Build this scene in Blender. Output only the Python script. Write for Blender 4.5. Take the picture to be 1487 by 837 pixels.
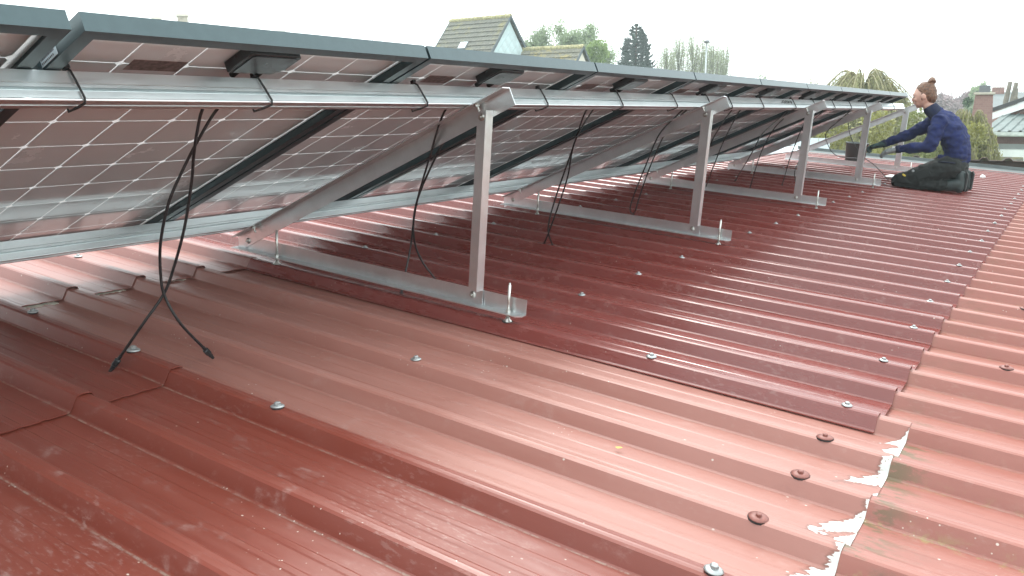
import bpy, math, random
import numpy as np
from mathutils import Matrix, Vector, Euler, noise as mnoise

random.seed(7)
R = random.random
def U(a, b): return a + (b - a) * random.random()
for o in list(bpy.data.objects): bpy.data.objects.remove(o)
scn = bpy.context.scene
C = scn.collection

# ------------------------------------------------------------------ frames
# "roof frame": origin at the camera, X down the roof slope (along the ribs), Y along the panel row, Z off the roof.
SLOPE = math.radians(4.25)
CAM_H = 5.3
M = Matrix.Translation((0, 0, CAM_H)) @ Matrix.Rotation(SLOPE, 4, 'Y')
CREST = -0.8148          # rib crest level in the roof frame
RIB0 = 2.2895            # Y of rib number 0
PITCH = 0.25
FPX = 1227.7
RT = Vector((0.8312539, 0.55244218, 0.06184335))
UP = Vector((-0.18572301, 0.17113891, 0.96758381))
FW = Vector((-0.52395031, 0.81579355, -0.24486111))

# ------------------------------------------------------------------ camera
cam_data = bpy.data.cameras.new("camera")
cam_data.sensor_width = 36.0
cam_data.lens = FPX / 1487 * 36.0
cam_data.clip_start = 0.05
cam_data.clip_end = 3000
cam = bpy.data.objects.new("camera", cam_data)
C.objects.link(cam)
cam.matrix_world = M @ Matrix(((RT.x, UP.x, -FW.x, 0), (RT.y, UP.y, -FW.y, 0), (RT.z, UP.z, -FW.z, 0), (0, 0, 0, 1)))
scn.camera = cam

# ------------------------------------------------------------------ sky, sun, exposure
SUN_EL, SUN_AZ = math.radians(52), math.radians(-35)     # azimuth from +Y towards +X
world = bpy.data.worlds.new("World"); scn.world = world
world.use_nodes = True
wn, wl = world.node_tree.nodes, world.node_tree.links
wn.clear()
wo = wn.new('ShaderNodeOutputWorld'); wb = wn.new('ShaderNodeBackground')
ws = wn.new('ShaderNodeTexSky'); ws.sky_type = 'NISHITA'; ws.sun_disc = False
ws.sun_elevation = SUN_EL; ws.sun_rotation = SUN_AZ
ws.air_density = 1.0; ws.dust_density = 4.0
hs = wn.new('ShaderNodeHueSaturation'); hs.inputs['Saturation'].default_value = 0.15
mx = wn.new('ShaderNodeMix'); mx.data_type = 'RGBA'; mx.inputs['Factor'].default_value = 0.78
mx.inputs['B'].default_value = (10.6, 11.5, 11.6, 1)      # the even white cloud deck
wl.new(ws.outputs[0], hs.inputs['Color']); wl.new(hs.outputs[0], mx.inputs['A'])
wl.new(mx.outputs['Result'], wb.inputs['Color']); wb.inputs['Strength'].default_value = 0.13
wl.new(wb.outputs[0], wo.inputs[0])

sd = bpy.data.lights.new("sun", 'SUN'); sd.energy = 1.1; sd.angle = math.radians(18); sd.color = (1.0, 0.96, 0.9)
sun = bpy.data.objects.new("sun", sd); C.objects.link(sun)
sdir = Vector((math.cos(SUN_EL) * math.sin(SUN_AZ), math.cos(SUN_EL) * math.cos(SUN_AZ), math.sin(SUN_EL)))
sun.rotation_euler = (-sdir).to_track_quat('-Z', 'Y').to_euler(); sun.location = (0, 0, 30)
scn.view_settings.view_transform = 'Standard'; scn.view_settings.look = 'None'
scn.view_settings.exposure = 1.12; scn.view_settings.gamma = 1.0

# ------------------------------------------------------------------ materials
MATS = {}
class NT:
    def __init__(s, name):
        s.m = bpy.data.materials.new(name); s.m.use_nodes = True
        s.n, s.l = s.m.node_tree.nodes, s.m.node_tree.links
        s.b = s.n['Principled BSDF']; s.tc = s.n.new('ShaderNodeTexCoord'); s.obj = s.tc.outputs['Object']
        MATS[name] = s.m
    def mp(s, scale, loc=(0, 0, 0), src=None, rot=(0, 0, 0)):
        a = s.n.new('ShaderNodeMapping'); a.inputs['Scale'].default_value = scale; a.inputs['Location'].default_value = loc
        a.inputs['Rotation'].default_value = rot
        s.l.new(src or s.obj, a.inputs[0]); return a.outputs[0]
    def noise(s, scale, detail=4, rough=.6, src=None, dist=0):
        a = s.n.new('ShaderNodeTexNoise'); a.inputs['Scale'].default_value = scale; a.inputs['Detail'].default_value = detail
        a.inputs['Roughness'].default_value = rough; a.inputs['Distortion'].default_value = dist
        s.l.new(src or s.obj, a.inputs['Vector']); return a.outputs['Fac']
    def voro(s, scale, src=None, out='Distance', rnd=1):
        a = s.n.new('ShaderNodeTexVoronoi'); a.inputs['Scale'].default_value = scale; a.inputs['Randomness'].default_value = rnd
        s.l.new(src or s.obj, a.inputs['Vector']); return a.outputs[out]
    def ramp(s, src, p0, p1, c0=0., c1=1.):
        a = s.n.new('ShaderNodeMapRange'); a.inputs['From Min'].default_value = p0; a.inputs['From Max'].default_value = p1
        a.inputs['To Min'].default_value = c0; a.inputs['To Max'].default_value = c1; a.interpolation_type = 'SMOOTHSTEP'
        s.l.new(src, a.inputs['Value']); return a.outputs[0]
    def math(s, op, a, b=None):
        n = s.n.new('ShaderNodeMath'); n.operation = op
        for i, v in enumerate((a, b)):
            if v is None: continue
            if isinstance(v, (int, float)): n.inputs[i].default_value = v
            else: s.l.new(v, n.inputs[i])
        return n.outputs[0]
    def mix(s, f, a, b):
        n = s.n.new('ShaderNodeMix'); n.data_type = 'RGBA'
        for k, v in (('Factor', f), ('A', a), ('B', b)):
            if isinstance(v, (int, float)): n.inputs[k].default_value = v
            elif isinstance(v, tuple): n.inputs[k].default_value = (*v, 1)
            else: s.l.new(v, n.inputs[k])
        return n.outputs['Result']
    def xyz(s, src=None):
        a = s.n.new('ShaderNodeSeparateXYZ'); s.l.new(src or s.obj, a.inputs[0]); return a.outputs
    def col(s, v):
        if isinstance(v, tuple): s.b.inputs['Base Color'].default_value = (*v, 1)
        else: s.l.new(v, s.b.inputs['Base Color'])
    def rough(s, v):
        if isinstance(v, (int, float)): s.b.inputs['Roughness'].default_value = v
        else: s.l.new(v, s.b.inputs['Roughness'])
    def metal(s, v): s.b.inputs['Metallic'].default_value = v
    def bump(s, src, strength=.3, dist=.01, prev=None):
        a = s.n.new('ShaderNodeBump'); a.inputs['Strength'].default_value = strength; a.inputs['Distance'].default_value = dist
        s.l.new(src, a.inputs['Height'])
        if prev: s.l.new(prev, a.inputs['Normal'])
        s.l.new(a.outputs[0], s.b.inputs['Normal']); return a.outputs[0]

def plain(name, c, rough=.6, metal=0., var=.15, sc=8., bump=0., spec=None):
    t = NT(name)
    n = t.noise(sc, 5)
    t.col(t.mix(t.ramp(n, .3, .7), tuple(x * (1 - var) for x in c), tuple(min(1, x * (1 + var)) for x in c)))
    t.rough(t.ramp(n, .2, .8, max(0, rough - .08), min(1, rough + .08))); t.metal(metal)
    if bump: t.bump(t.noise(sc * 6, 4), .4, bump)
    if spec is not None: t.b.inputs['Specular IOR Level'].default_value = spec
    return t.m

def sheet_mat(name, c, faded, rough, dust, peel=0, moss=0, line=.75, seed=0., dirt=(.33, .28, .23), fade_amt=.35, spec=.5):
    t = NT(name)
    v = t.mp((1, 1, 1), (seed, seed * .7, 0))
    streak = t.mp((1.2, 14, 3), (seed, 0, 0))
    big = t.noise(1.3, 3, .5, v)
    fine = t.noise(26, 6, .65, v)
    st = t.noise(3, 6, .6, streak)
    oi = t.n.new('ShaderNodeObjectInfo').outputs['Random']
    col = t.mix(t.math('MULTIPLY', t.ramp(st, .35, .75), fade_amt), c, faded)
    col = t.mix(t.ramp(big, .45, .75, 0, fade_amt), col, faded)
    col = t.mix(t.ramp(oi, 0, 1, 0, .35), col, faded)
    # scuffed chalky dust, broken up into patches and long smears
    d = t.math('MULTIPLY', t.ramp(t.noise(9, 8, .72, t.mp((1, 2.6, 1), (seed * 2, 3, 0))), .52, .74), t.ramp(fine, .42, .62))
    col = t.mix(t.math('MULTIPLY', d, dust), col, (.46, .36, .33))
    d2 = t.math('MULTIPLY', t.ramp(t.noise(2.2, 3, .5, t.mp((1, 1, 1), (5, seed, 0))), .5, .68), t.ramp(t.noise(90, 3, .6, t.mp((.5, 1.5, 1), (seed, 9, 0), rot=(0, 0, .5))), .54, .66))
    col = t.mix(t.math('MULTIPLY', d2, dust * .5), col, (.5, .42, .39))
    # dark scuffs
    dk = t.ramp(t.noise(5, 8, .7, t.mp((1, 3, 1), (seed * 3, 1, 0))), .62, .8)
    col = t.mix(t.math('MULTIPLY', dk, .35), col, tuple(x * .45 for x in c))
    # dirt gathered in the corner between pan and rib
    X, Y, Z = t.xyz()
    ph = t.math('FRACT', t.math('DIVIDE', t.math('SUBTRACT', Y, RIB0 - 1000 * PITCH), PITCH))
    w = t.math('MULTIPLY', t.noise(14, 6, .7, t.mp((1, .2, 1))), .018)
    near = t.ramp(t.math('SUBTRACT', t.math('ABSOLUTE', t.math('SUBTRACT', ph, .838)), w), -.006, .006, 1, 0)
    nn = t.math('MULTIPLY', t.ramp(t.noise(60, 5, .7), .35, .6), t.ramp(t.noise(2.6, 3, .6), .35, .6, .35, 1))
    col = t.mix(t.math('MULTIPLY', t.math('MULTIPLY', near, nn), line), col, dirt)
    # bird-lime and grit specks
    sp = t.ramp(t.voro(16, t.mp((1, 1.4, 1), (seed, 2, 0))), .035, .055, 1, 0)
    sp = t.math('MULTIPLY', sp, t.ramp(t.noise(3, 3, .5, v), .5, .56))
    sp2 = t.math('MULTIPLY', t.ramp(t.voro(60, v), .08, .12, 1, 0), t.ramp(t.noise(4, 4, .6, t.mp((1, 1, 1), (2, seed, 0))), .58, .64))
    col = t.mix(t.math('MULTIPLY', t.math('MAXIMUM', sp, sp2), .8), col, (.6, .56, .5))
    rg = t.math('ADD', t.math('MULTIPLY', d, .25), t.ramp(st, .3, .7, rough - .04, rough + .06))
    if peel:
        # paint flaked off in tongues that run up from the sheet end
        xs = t.math('ADD', X, .221); ys = t.math('SUBTRACT', Y, t.math('MULTIPLY', xs, 1.05))
        pn = t.noise(30, 5, .62, t.mp((.6, 1.5, 1), (4.1, 1.3, 0)), .4); best = None
        for yc, hw, ln in ((2.252, .018, .050), (2.178, .044, .050), (1.992, .040, .078), (1.882, .012, .052), (1.722, .044, .082), (1.655, .030, .040), (1.485, .050, .088), (1.20, .04, .06), (1.03, .03, .05)):
            a = t.math('SUBTRACT', t.math('ADD', 1.0, t.math('DIVIDE', xs, ln * 1.25)), t.math('DIVIDE', t.math('ABSOLUTE', t.math('SUBTRACT', ys, yc)), hw * 1.3))
            best = a if best is None else t.math('MAXIMUM', best, a)
        best = t.math('ADD', best, t.math('MULTIPLY', t.math('SUBTRACT', pn, .5), 2.1))
        rim = t.math('MULTIPLY', t.ramp(best, -.22, .10), t.ramp(X, -.36, -.33))
        m = t.math('MULTIPLY', t.ramp(best, .08, .16), t.ramp(X, -.36, -.33))
        col = t.mix(t.math('MULTIPLY', rim, .6), col, (.13, .055, .04))
        chip = t.ramp(t.noise(70, 4, .6), .60, .66)
        col = t.mix(m, col, t.mix(chip, t.mix(t.ramp(t.noise(40, 5), .35, .65), (.50, .52, .50), (.66, .67, .65)), (.30, .27, .22)))
    if moss:
        a = t.ramp(t.noise(34, 8, .75), .5, .62)
        b = t.ramp(t.math('ABSOLUTE', t.math('SUBTRACT', ph, .83)), .0, .085, 1, 0)
        e = t.math('MULTIPLY', t.ramp(Y, 1.3, 2.3, 1, .12), t.ramp(X, -.5, 1.0, 1, .5))
        col = t.mix(t.math('MULTIPLY', t.math('MULTIPLY', a, b), e), col, (.26, .25, .10))
        g = t.math('MULTIPLY', t.ramp(t.noise(11, 8, .7, t.mp((1, 2, 1))), .5, .7), t.ramp(X, -.26, .02, .9, .0))
        col = t.mix(t.math('MULTIPLY', g, e), col, (.10, .095, .065))
        g2 = t.math('MULTIPLY', t.ramp(t.noise(18, 6, .7, t.mp((.7, 2, 1))), .50, .60), t.math('MULTIPLY', t.ramp(X, -.225, -.10, 1, 0), t.ramp(Y, 2.3, 2.5, 1, .15)))
        col = t.mix(t.math('MULTIPLY', g2, .8), col, (.09, .085, .04))
    t.col(col); t.rough(rg); t.b.inputs['Specular IOR Level'].default_value = spec
    b1 = t.bump(t.noise(2.1, 3, .5, t.mp((1, 3.0, 1), (seed, 0, 0))), .6, .010)
    t.bump(fine, .12, .0015, b1)
    return t.m

plain('aluminium', (.72, .75, .76), .33, .95, .05, 14)
plain('mill_aluminium', (.70, .75, .76), .33, .9, .05, 5)
plain('zinc_bolt', (.55, .55, .52), .35, .9, .2, 60)
plain('rubber', (.02, .02, .02), .7)
plain('cable_black', (.012, .012, .013), .45)
plain('box_black', (.014, .017, .019), .34, 0, .2, 30)
plain('screw_white', (.36, .38, .38), .38, .6, .15, 80)
plain('screw_red', (.20, .072, .058), .5, 0, .2, 80)
plain('sealant', (.62, .61, .52), .8, 0, .2, 40, .003)
plain('sticker_paper', (.62, .75, .82), .5)
plain('rating_print', (.20, .16, .155), .5, 0, .5, 60)
plain('ink', (.02, .02, .02), .6)
plain('bucket_plastic', (.035, .045, .045), .5)
t = NT('frame_black'); t.col(t.mix(t.ramp(t.noise(40, 4), .3, .7), (.010, .017, .020), (.015, .025, .029))); t.metal(0); t.rough(.36); t.b.inputs['IOR'].default_value = 1.8; t.b.inputs['Specular Tint'].default_value = (.72, .95, 1, 1)
t = NT('cell'); gp = t.n.new('ShaderNodeNewGeometry').outputs['Position']
t.col(t.mix(t.ramp(t.noise(1.1, 5, .6, gp), .3, .7), (.58, .69, .72), (.68, .77, .80))); t.rough(.55)
cr = t.ramp(t.noise(5, 6, .65, t.mp((1, 1, .5), src=gp)), .50, .68, .06, .34); t.l.new(cr, t.b.inputs['Coat Roughness'])
t.b.inputs['Coat Weight'].default_value = 1
t = NT('backsheet'); t.col((.86, .87, .86)); t.rough(.35)
tr = t.n.new('ShaderNodeBsdfTranslucent'); tr.inputs[0].default_value = (.8, .8, .8, 1)
ms = t.n.new('ShaderNodeMixShader'); ms.inputs[0].default_value = .45
outn = t.n['Material Output']; t.l.new(t.b.outputs[0], ms.inputs[1]); t.l.new(tr.outputs[0], ms.inputs[2]); t.l.new(ms.outputs[0], outn.inputs[0])

sheet_mat('sheet_new', (.160, .032, .026), (.205, .060, .053), .27, .26, seed=1.3, fade_amt=.3, spec=.6, line=.15)
sheet_mat('sheet_dark', (.168, .033, .020), (.215, .058, .041), .38, .36, seed=7.7, fade_amt=.4, line=.55)
sheet_mat('sheet_faded', (.270, .106, .082), (.335, .158, .130), .40, .22, peel=1, seed=3.1, fade_amt=.6, line=.2)
sheet_mat('sheet_old', (.255, .088, .067), (.315, .132, .106), .44, .16, moss=1, seed=11.3, fade_amt=.6, line=.25)
sheet_mat('sheet_upper', (.21, .07, .055), (.30, .14, .12), .38, .3, seed=15.3, fade_amt=.5, line=.3)

# ------------------------------------------------------------------ mesh helpers
class MB:
    def __init__(s): s.v = []; s.f = []
    def add(s, vs, fs):
        o = len(s.v); s.v += [tuple(p) for p in vs]; s.f += [tuple(i + o for i in f) for f in fs]; return s
    def box(s, a, b):
        x0, y0, z0 = a; x1, y1, z1 = b
        return s.add([(x0,y0,z0),(x1,y0,z0),(x1,y1,z0),(x0,y1,z0),(x0,y0,z1),(x1,y0,z1),(x1,y1,z1),(x0,y1,z1)],
                     [(0,3,2,1),(4,5,6,7),(0,1,5,4),(1,2,6,5),(2,3,7,6),(3,0,4,7)])
    def prism(s, poly, axis, a, b):
        """extrude a 2-D polygon along an axis: 'x' poly=(y,z), 'y' poly=(x,z), 'z' poly=(x,y)"""
        n = len(poly)
        def P(p, t): return {'x': (t, p[0], p[1]), 'y': (p[0], t, p[1]), 'z': (p[0], p[1], t)}[axis]
        vs = [P(p, a) for p in poly] + [P(p, b) for p in poly]
        fs = [(i, (i + 1) % n, n + (i + 1) % n, n + i) for i in range(n)] + [tuple(range(n))[::-1], tuple(range(n, 2 * n))]
        return s.add(vs, fs)
    def tube(s, pts, rad, n=8, caps=True, flat=None):
        pts = [Vector(p) for p in pts]
        if isinstance(rad, (int, float)): rad = [rad] * len(pts)
        o = len(s.v); prev = None
        for i, p in enumerate(pts):
            d = (pts[min(i + 1, len(pts) - 1)] - pts[max(i - 1, 0)])
            d = d.normalized() if d.length > 1e-9 else Vector((0, 0, 1))
            if prev is None:
                a = d.cross(Vector((0, 0, 1)) if abs(d.z) < .9 else Vector((1, 0, 0))).normalized()
            else:
                a = (prev - d * prev.dot(d)); a = a.normalized() if a.length > 1e-6 else d.orthogonal().normalized()
            prev = a; b = d.cross(a)
            r = rad[i]; ra, rb = (r if isinstance(r, (tuple, list)) else (r, r))
            for k in range(n):
                t = 2 * math.pi * k / n
                s.v.append(tuple(p + a * (math.cos(t) * ra) + b * (math.sin(t) * rb)))
        for i in range(len(pts) - 1):
            for k in range(n):
                q = (k + 1) % n
                s.f.append((o + i * n + k, o + i * n + q, o + (i + 1) * n + q, o + (i + 1) * n + k))
        if caps:
            s.f.append(tuple(o + k for k in range(n))[::-1]); s.f.append(tuple(o + (len(pts) - 1) * n + k for k in range(n)))
        return s
    def cyl(s, a, b, r, n=12, r2=None): return s.tube([a, b], [r, r if r2 is None else r2], n)
    def lathe(s, prof, n=20, c=(0, 0, 0)):
        o = len(s.v)
        for r, z in prof:
            for k in range(n):
                t = 2 * math.pi * k / n; s.v.append((c[0] + r * math.cos(t), c[1] + r * math.sin(t), c[2] + z))
        for i in range(len(prof) - 1):
            for k in range(n):
                q = (k + 1) % n; s.f.append((o + i * n + k, o + i * n + q, o + (i + 1) * n + q, o + (i + 1) * n + k))
        s.f.append(tuple(o + k for k in range(n))[::-1]); s.f.append(tuple(o + (len(prof) - 1) * n + k for k in range(n)))
        return s
    def ball(s, c, r, n=12, m=8, stretch=(1, 1, 1), rot=None):
        o = len(s.v); c = Vector(c)
        for i in range(1, m):
            ph = math.pi * i / m
            for k in range(n):
                t = 2 * math.pi * k / n
                p = Vector((math.sin(ph) * math.cos(t) * r * stretch[0], math.sin(ph) * math.sin(t) * r * stretch[1], math.cos(ph) * r * stretch[2]))
                if rot: p = rot @ p
                s.v.append(tuple(c + p))
        tp = Vector((0, 0, r * stretch[2])); 
        if rot: tp = rot @ tp
        s.v.append(tuple(c + tp)); s.v.append(tuple(c - tp)); T = len(s.v) - 2; Bt = T + 1
        for i in range(m - 2):
            for k in range(n):
                q = (k + 1) % n; s.f.append((o + i * n + k, o + (i + 1) * n + k, o + (i + 1) * n + q, o + i * n + q))
        for k in range(n):
            q = (k + 1) % n; s.f.append((T, o + k, o + q)); s.f.append((Bt, o + (m - 2) * n + q, o + (m - 2) * n + k))
        return s
    def leaf(s, p, size, d=None, asp=.5):
        p = Vector(p)
        d = Vector((U(-1, 1), U(-1, 1), U(-1, 1))) if d is None else Vector(d)
        d = d.normalized() if d.length > 1e-5 else Vector((0, 0, 1))
        e = d.cross(Vector((U(-1, 1), U(-1, 1), U(-1, 1))))
        e = e.normalized() if e.length > 1e-5 else d.orthogonal().normalized()
        a = d * size; b = e * size * asp
        o = len(s.v)
        s.v += [tuple(p), tuple(p + a * .5 + b * .5), tuple(p + a), tuple(p + a * .5 - b * .5)]
        s.f.append((o, o + 1, o + 2, o + 3))
    def build(s, name, mat, parent=None, smooth=False, bevel=0.):
        me = bpy.data.meshes.new(name); me.from_pydata(s.v, [], s.f); me.validate(); me.update()
        me.materials.append(MATS[mat])
        if smooth: me.polygons.foreach_set('use_smooth', [True] * len(me.polygons))
        o = bpy.data.objects.new(name, me); C.objects.link(o)
        if parent is not None: o.parent = parent
        if bevel:
            md = o.modifiers.new('edge', 'BEVEL'); md.width = bevel; md.segments = 2; md.limit_method = 'ANGLE'; md.angle_limit = math.radians(40)
        return o

ROOF_THINGS = []
def tag(o, label=None, cat=None, group=None, kind=None):
    if label: o['label'] = label
    if cat: o['category'] = cat
    if group: o['group'] = group
    if kind: o['kind'] = kind
    return o
def empty(name, loc=(0, 0, 0), rot=(0, 0, 0), roof=True):
    o = bpy.data.objects.new(name, None); C.objects.link(o); o.location = loc; o.rotation_euler = rot; o.empty_display_size = .1
    if roof: ROOF_THINGS.append(o)
    return o
def kids(o): return [c for c in bpy.data.objects if c.parent == o]
KIDS = {}
def copy_tree(o, parent=None, roof=True, skip=()):
    c = o.copy(); C.objects.link(c); c.parent = parent
    if parent is None and roof: ROOF_THINGS.append(c)
    for ch in KIDS.setdefault(o.name, kids(o)):
        if ch.name.split('.')[0] in skip: continue
        copy_tree(ch, c, roof)
    return c
def roof_xyz(u, v, X=None, Y=None, Z=None):
    """point of the roof frame seen at photo pixel (u,v) on the plane X= / Y= / Z="""
    d = FW * FPX + RT * (u - 743.5) - UP * (v - 418.5)
    if X is not None: return d * (X / d.x)
    if Y is not None: return d * (Y / d.y)
    return d * (Z / d.z)
def far_xyz(u, v, D):
    d = M.to_3x3() @ (FW * FPX + RT * (u - 743.5) - UP * (v - 418.5))
    return Vector((0, 0, CAM_H)) + d * (D / math.hypot(d.x, d.y))
def mod_eval(o):
    dg = bpy.context.evaluated_depsgraph_get(); me = bpy.data.meshes.new_from_object(o.evaluated_get(dg)); o.modifiers.clear(); o.data = me

# ================================================================== ROOF
roof = empty('metal_roof'); tag(roof, 'red trapezoidal sheet metal roof with patched darker and faded sheets', None, None, 'structure')
PROF = [(-.125, -.0385), (-.108, -.0385), (-.104, -.0371), (-.092, -.0371), (-.088, -.0385), (-.041, -.0385), (-.0345, -.0355), (-.0185, -.0030), (-.0120, 0.), (-.004, .0003), (0, .0008), (.004, .0003),
        (.0120, 0.), (.0185, -.0030), (.0345, -.0355), (.041, -.0385), (.088, -.0385), (.092, -.0371), (.104, -.0371), (.108, -.0385)]
def profile(ya, yb):
    i0 = int(math.floor((ya - RIB0) / PITCH)) - 1; i1 = int(math.ceil((yb - RIB0) / PITCH)) + 1
    pts = []
    for i in range(i0, i1 + 1):
        for y, z in PROF: pts.append((RIB0 + i * PITCH + y, z))
    def zat(y):
        for (a, za), (b, zb) in zip(pts, pts[1:]):
            if a <= y <= b: return za + (zb - za) * (y - a) / (b - a + 1e-12)
        return 0
    return [(ya, zat(ya))] + [p for p in pts if ya + 1e-4 < p[0] < yb - 1e-4] + [(yb, zat(yb))]
def sheet(x0, x1, ya, yb, lift, mat, xs=None, skew=0., label=None):
    pr = profile(ya, yb); n = len(pr); mb = MB()
    xs = xs or [x0, x1]
    th = .0022
    for x in xs:
        for y, z in pr:
            xx = x + (skew * (y - ya) if x == x1 else 0)
            wob = .0018 * mnoise.noise((x * 1.3, y * 1.7, lift * 100))
            mb.v.append((xx, y, CREST + z + lift + wob))
    for j in range(len(xs) - 1):
        for i in range(n - 1):
            mb.f.append((j * n + i, (j + 1) * n + i, (j + 1) * n + i + 1, j * n + i + 1))
    # turned-down sheet edges give the lap its thickness
    m = len(xs) - 1
    o = len(mb.v)
    for i in range(n): x, y, z = mb.v[m * n + i]; mb.v.append((x, y, z - th))
    for i in range(n - 1): mb.f.append((m * n + i, o + i, o + i + 1, m * n + i + 1))
    for side in (0, n - 1):
        o = len(mb.v)
        for j in range(m + 1): x, y, z = mb.v[j * n + side]; mb.v.append((x, y, z - th))
        for j in range(m): mb.f.append((j * n + side, (j + 1) * n + side, o + j + 1, o + j))
    ob = mb.build('roof_sheet', mat, roof)
    if label: ob['label'] = label
    return ob
ribY = lambda i: RIB0 + i * PITCH
YEND = 12.36
def span(a, b, step=.35):
    k = max(1, int((b - a) / step)); return [a + (b - a) * i / k for i in range(k + 1)]
# right-hand course (old, sun-bleached), every sheet one metre wide
for k in range(-4, 11):
    a, b = ribY(4 * k) - .036, min(ribY(4 * k + 4) + .02, YEND)
    if a > YEND - .3: break
    sheet(-.55, 2.6, a, b, (k % 2) * .0022, 'sheet_old', span(-.55, 2.6))
# left-hand / middle courses
sheet(-3.1, -.222, ribY(-4) - .02, ribY(0) + .03, .0050, 'sheet_faded', span(-3.1, -.222), label='faded salmon sheet with flaking paint along its lower end')
sheet(-6.2, -2.80, ribY(-4) - .02, ribY(0) + .03, .0125, 'sheet_upper', span(-6.2, -2.80), .05)
for k in (-2, -3, -4):
    sheet(-2.3, -.222, ribY(4 * k) - .02, ribY(4 * k + 4) + .020, .0090 + .0022 * (k % 2), 'sheet_dark', span(-2.3, -.222))
    sheet(-6.2, -1.86, ribY(4 * k) - .02, ribY(4 * k + 4) + .020, .0142 + .0022 * (k % 2), 'sheet_dark', span(-6.2, -1.86), .02)
for k in range(0, 11):
    a, b = ribY(4 * k) - .047, min(ribY(4 * k + 4) + .015, YEND)
    if a > YEND - .3: break
    sheet(-6.2, -.30 - .004 * k + U(-.008, .008), a, b, .0105 + .0022 * (k % 2), 'sheet_new', span(-6.2, -.30))
# the slope beyond the ridge, and the ridge cap
mb = MB().prism([(-6.35, CREST - .02), (-6.2, CREST + .012), (-6.05, CREST + .02), (-6.2, CREST + .05), (-6.35, CREST + .02)], 'y', -1.5, YEND)
mb.build('ridge_cap', 'sheet_dark', roof)
MB().add([(-6.2, -1.6, CREST), (-6.2, YEND, CREST), (-12, YEND, CREST - 1.3), (-12, -1.6, CREST - 1.3)], [(0, 1, 2, 3)]).build('rear_slope', 'sheet_dark', roof)

# sealant squeezed out of the upper lap
for i in range(3):
    y0 = ribY(-1 - i) - .19; mb = MB(); n = 14; pts = []
    for k in range(n + 1):
        f = k / n; pts.append((-2.80 + U(0, .006), y0 + f * .13))
    for k in range(n, -1, -1):
        f = k / n; pts.append((-2.80 + U(.008, .03) + .05 * max(0, f - .6) * (1 if i != 1 else .4), y0 + f * .13))
    mb.prism(pts, 'z', CREST - .0360, CREST - .0312)
    mb.build('sealant_strip', 'sealant', roof)

# fasteners
def make_screw(mat, washer_r=.014):
    s = MB().lathe([(.0065, .004), (.0065, .0085), (.0045, .010)], 6).build('screw', mat, None)
    MB().lathe([(washer_r, 0), (washer_r, .0016), (.010, .004), (.003, .0045)], 18).build('washer', mat, s, True)
    MB().lathe([(washer_r * (1.06 if mat == 'screw_red' else .88), -.004), (washer_r * (1.06 if mat == 'screw_red' else .88), .0)], 14).build('seal', 'rubber', s)
    return s
screws = {'screw_white': make_screw('screw_white'), 'screw_red': make_screw('screw_red', .020)}
first = {k: True for k in screws}
def screw(x, rib, kind='screw_white', lift=.0125, sc=1., yoff=0):
    src = screws[kind]
    if first[kind]: c = src; first[kind] = False; c.parent = roof
    else:
        c = src.copy(); C.objects.link(c); c.parent = roof
        for ch in KIDS.setdefault(src.name, kids(src)):
            d = ch.copy(); C.objects.link(d); d.parent = c
    c.location = (x + U(-.008, .008), ribY(rib) + yoff + U(-.003, .003), CREST + lift)
    c.rotation_euler = (U(-.08, .08), U(-.08, .08), U(0, 6)); c.scale = (sc,) * 3
    return c
KIDS['screw'] = None
KIDS.clear()
for k in screws.values(): KIDS[k.name] = kids(k)
for i in range(0, 41, 2): screw(-.377, i)
for i in (-1, -2, -3): screw(-.377, i, 'screw_red', .006, 1.0)['label'] = 'red painted screw with domed washer on faded sheet'
screw(-.377, -4, lift=.012, sc=1.25)
for i in range(2, 41, 2):
    if i % 8: screw(-1.472, i)
for i in range(2, 41, 2):
    if i % 8: screw(-2.59, i)
screw(-.945, 0, sc=1.15); screw(-1.466, -4, lift=.012, sc=1.2); screw(-2.048, -4, lift=.017, sc=1.35); screw(-2.571, -4, lift=.018, sc=1.1)
screw(-1.462, -2, lift=.007, sc=1.1); screw(-3.175, -2, lift=.0145, sc=1.1); screw(-3.175, 2); screw(-3.2, -4, lift=.02)
for i in range(0, 41, 2): screw(-4.2, i)
for i in range(3, 40, 4): screw(-.06, i, 'screw_red', .002)
for i in range(1, 41, 4): screw(.75, i, 'screw_red', .002)
# a yellowed scrap of leaf and grit lying on the sheets
# ------------------------------------------------------------------ far edge: flashing and the sheet roof behind it
plain('flashing_zinc', (.085, .10, .10), .75, 0, .3, 3)
plain('fibre_sheet', (.26, .20, .185), .75, 0, .2, 12, .002)
plain('gap_shade', (.05, .035, .028), .9)  # near-black colour standing in for shade in the gap
fl = empty('edge_flashing', (0, YEND, CREST)); tag(fl, 'grey zinc flashing strip along the far edge of the red roof', 'flashing')
mb = MB().prism([(-.10, .004), (.02, .012), (.30, .020), (.31, .06), (.33, .06), (.33, -.05), (-.10, -.002)], 'x', -6.2, 2.6)
mb.build('flashing_strip', 'flashing_zinc', fl, bevel=.003)
r2 = empty('neighbouring_roof', (0, YEND + .36, CREST)); tag(r2, 'corrugated sheet roof end rising behind the grey flashing', 'roof')
zl = lambda x: .052 + (x + 1.9) * .0743 - .012
mb = MB(); prof2 = []
x = -6.3
while x < 2.7:
    for dx, dz in ((0, 0), (.13, 0), (.155, .028), (.175, .036), (.20, .036), (.22, .028), (.245, 0)):
        prof2.append((x + dx, zl(x + dx) + dz))
    x += .2705
n = len(prof2)
for y, dz in ((0, 0), (2.0, -.35)):
    for (px, pz) in prof2: mb.v.append((px, y, pz + dz))
    for (px, pz) in prof2: mb.v.append((px, y, pz + dz - .007))
for i in range(n - 1):
    mb.f += [(i, i + 1, 2 * n + i + 1, 2 * n + i), (n + i, 3 * n + i, 3 * n + i + 1, n + i + 1), (i, n + i, n + i + 1, i + 1)]
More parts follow.
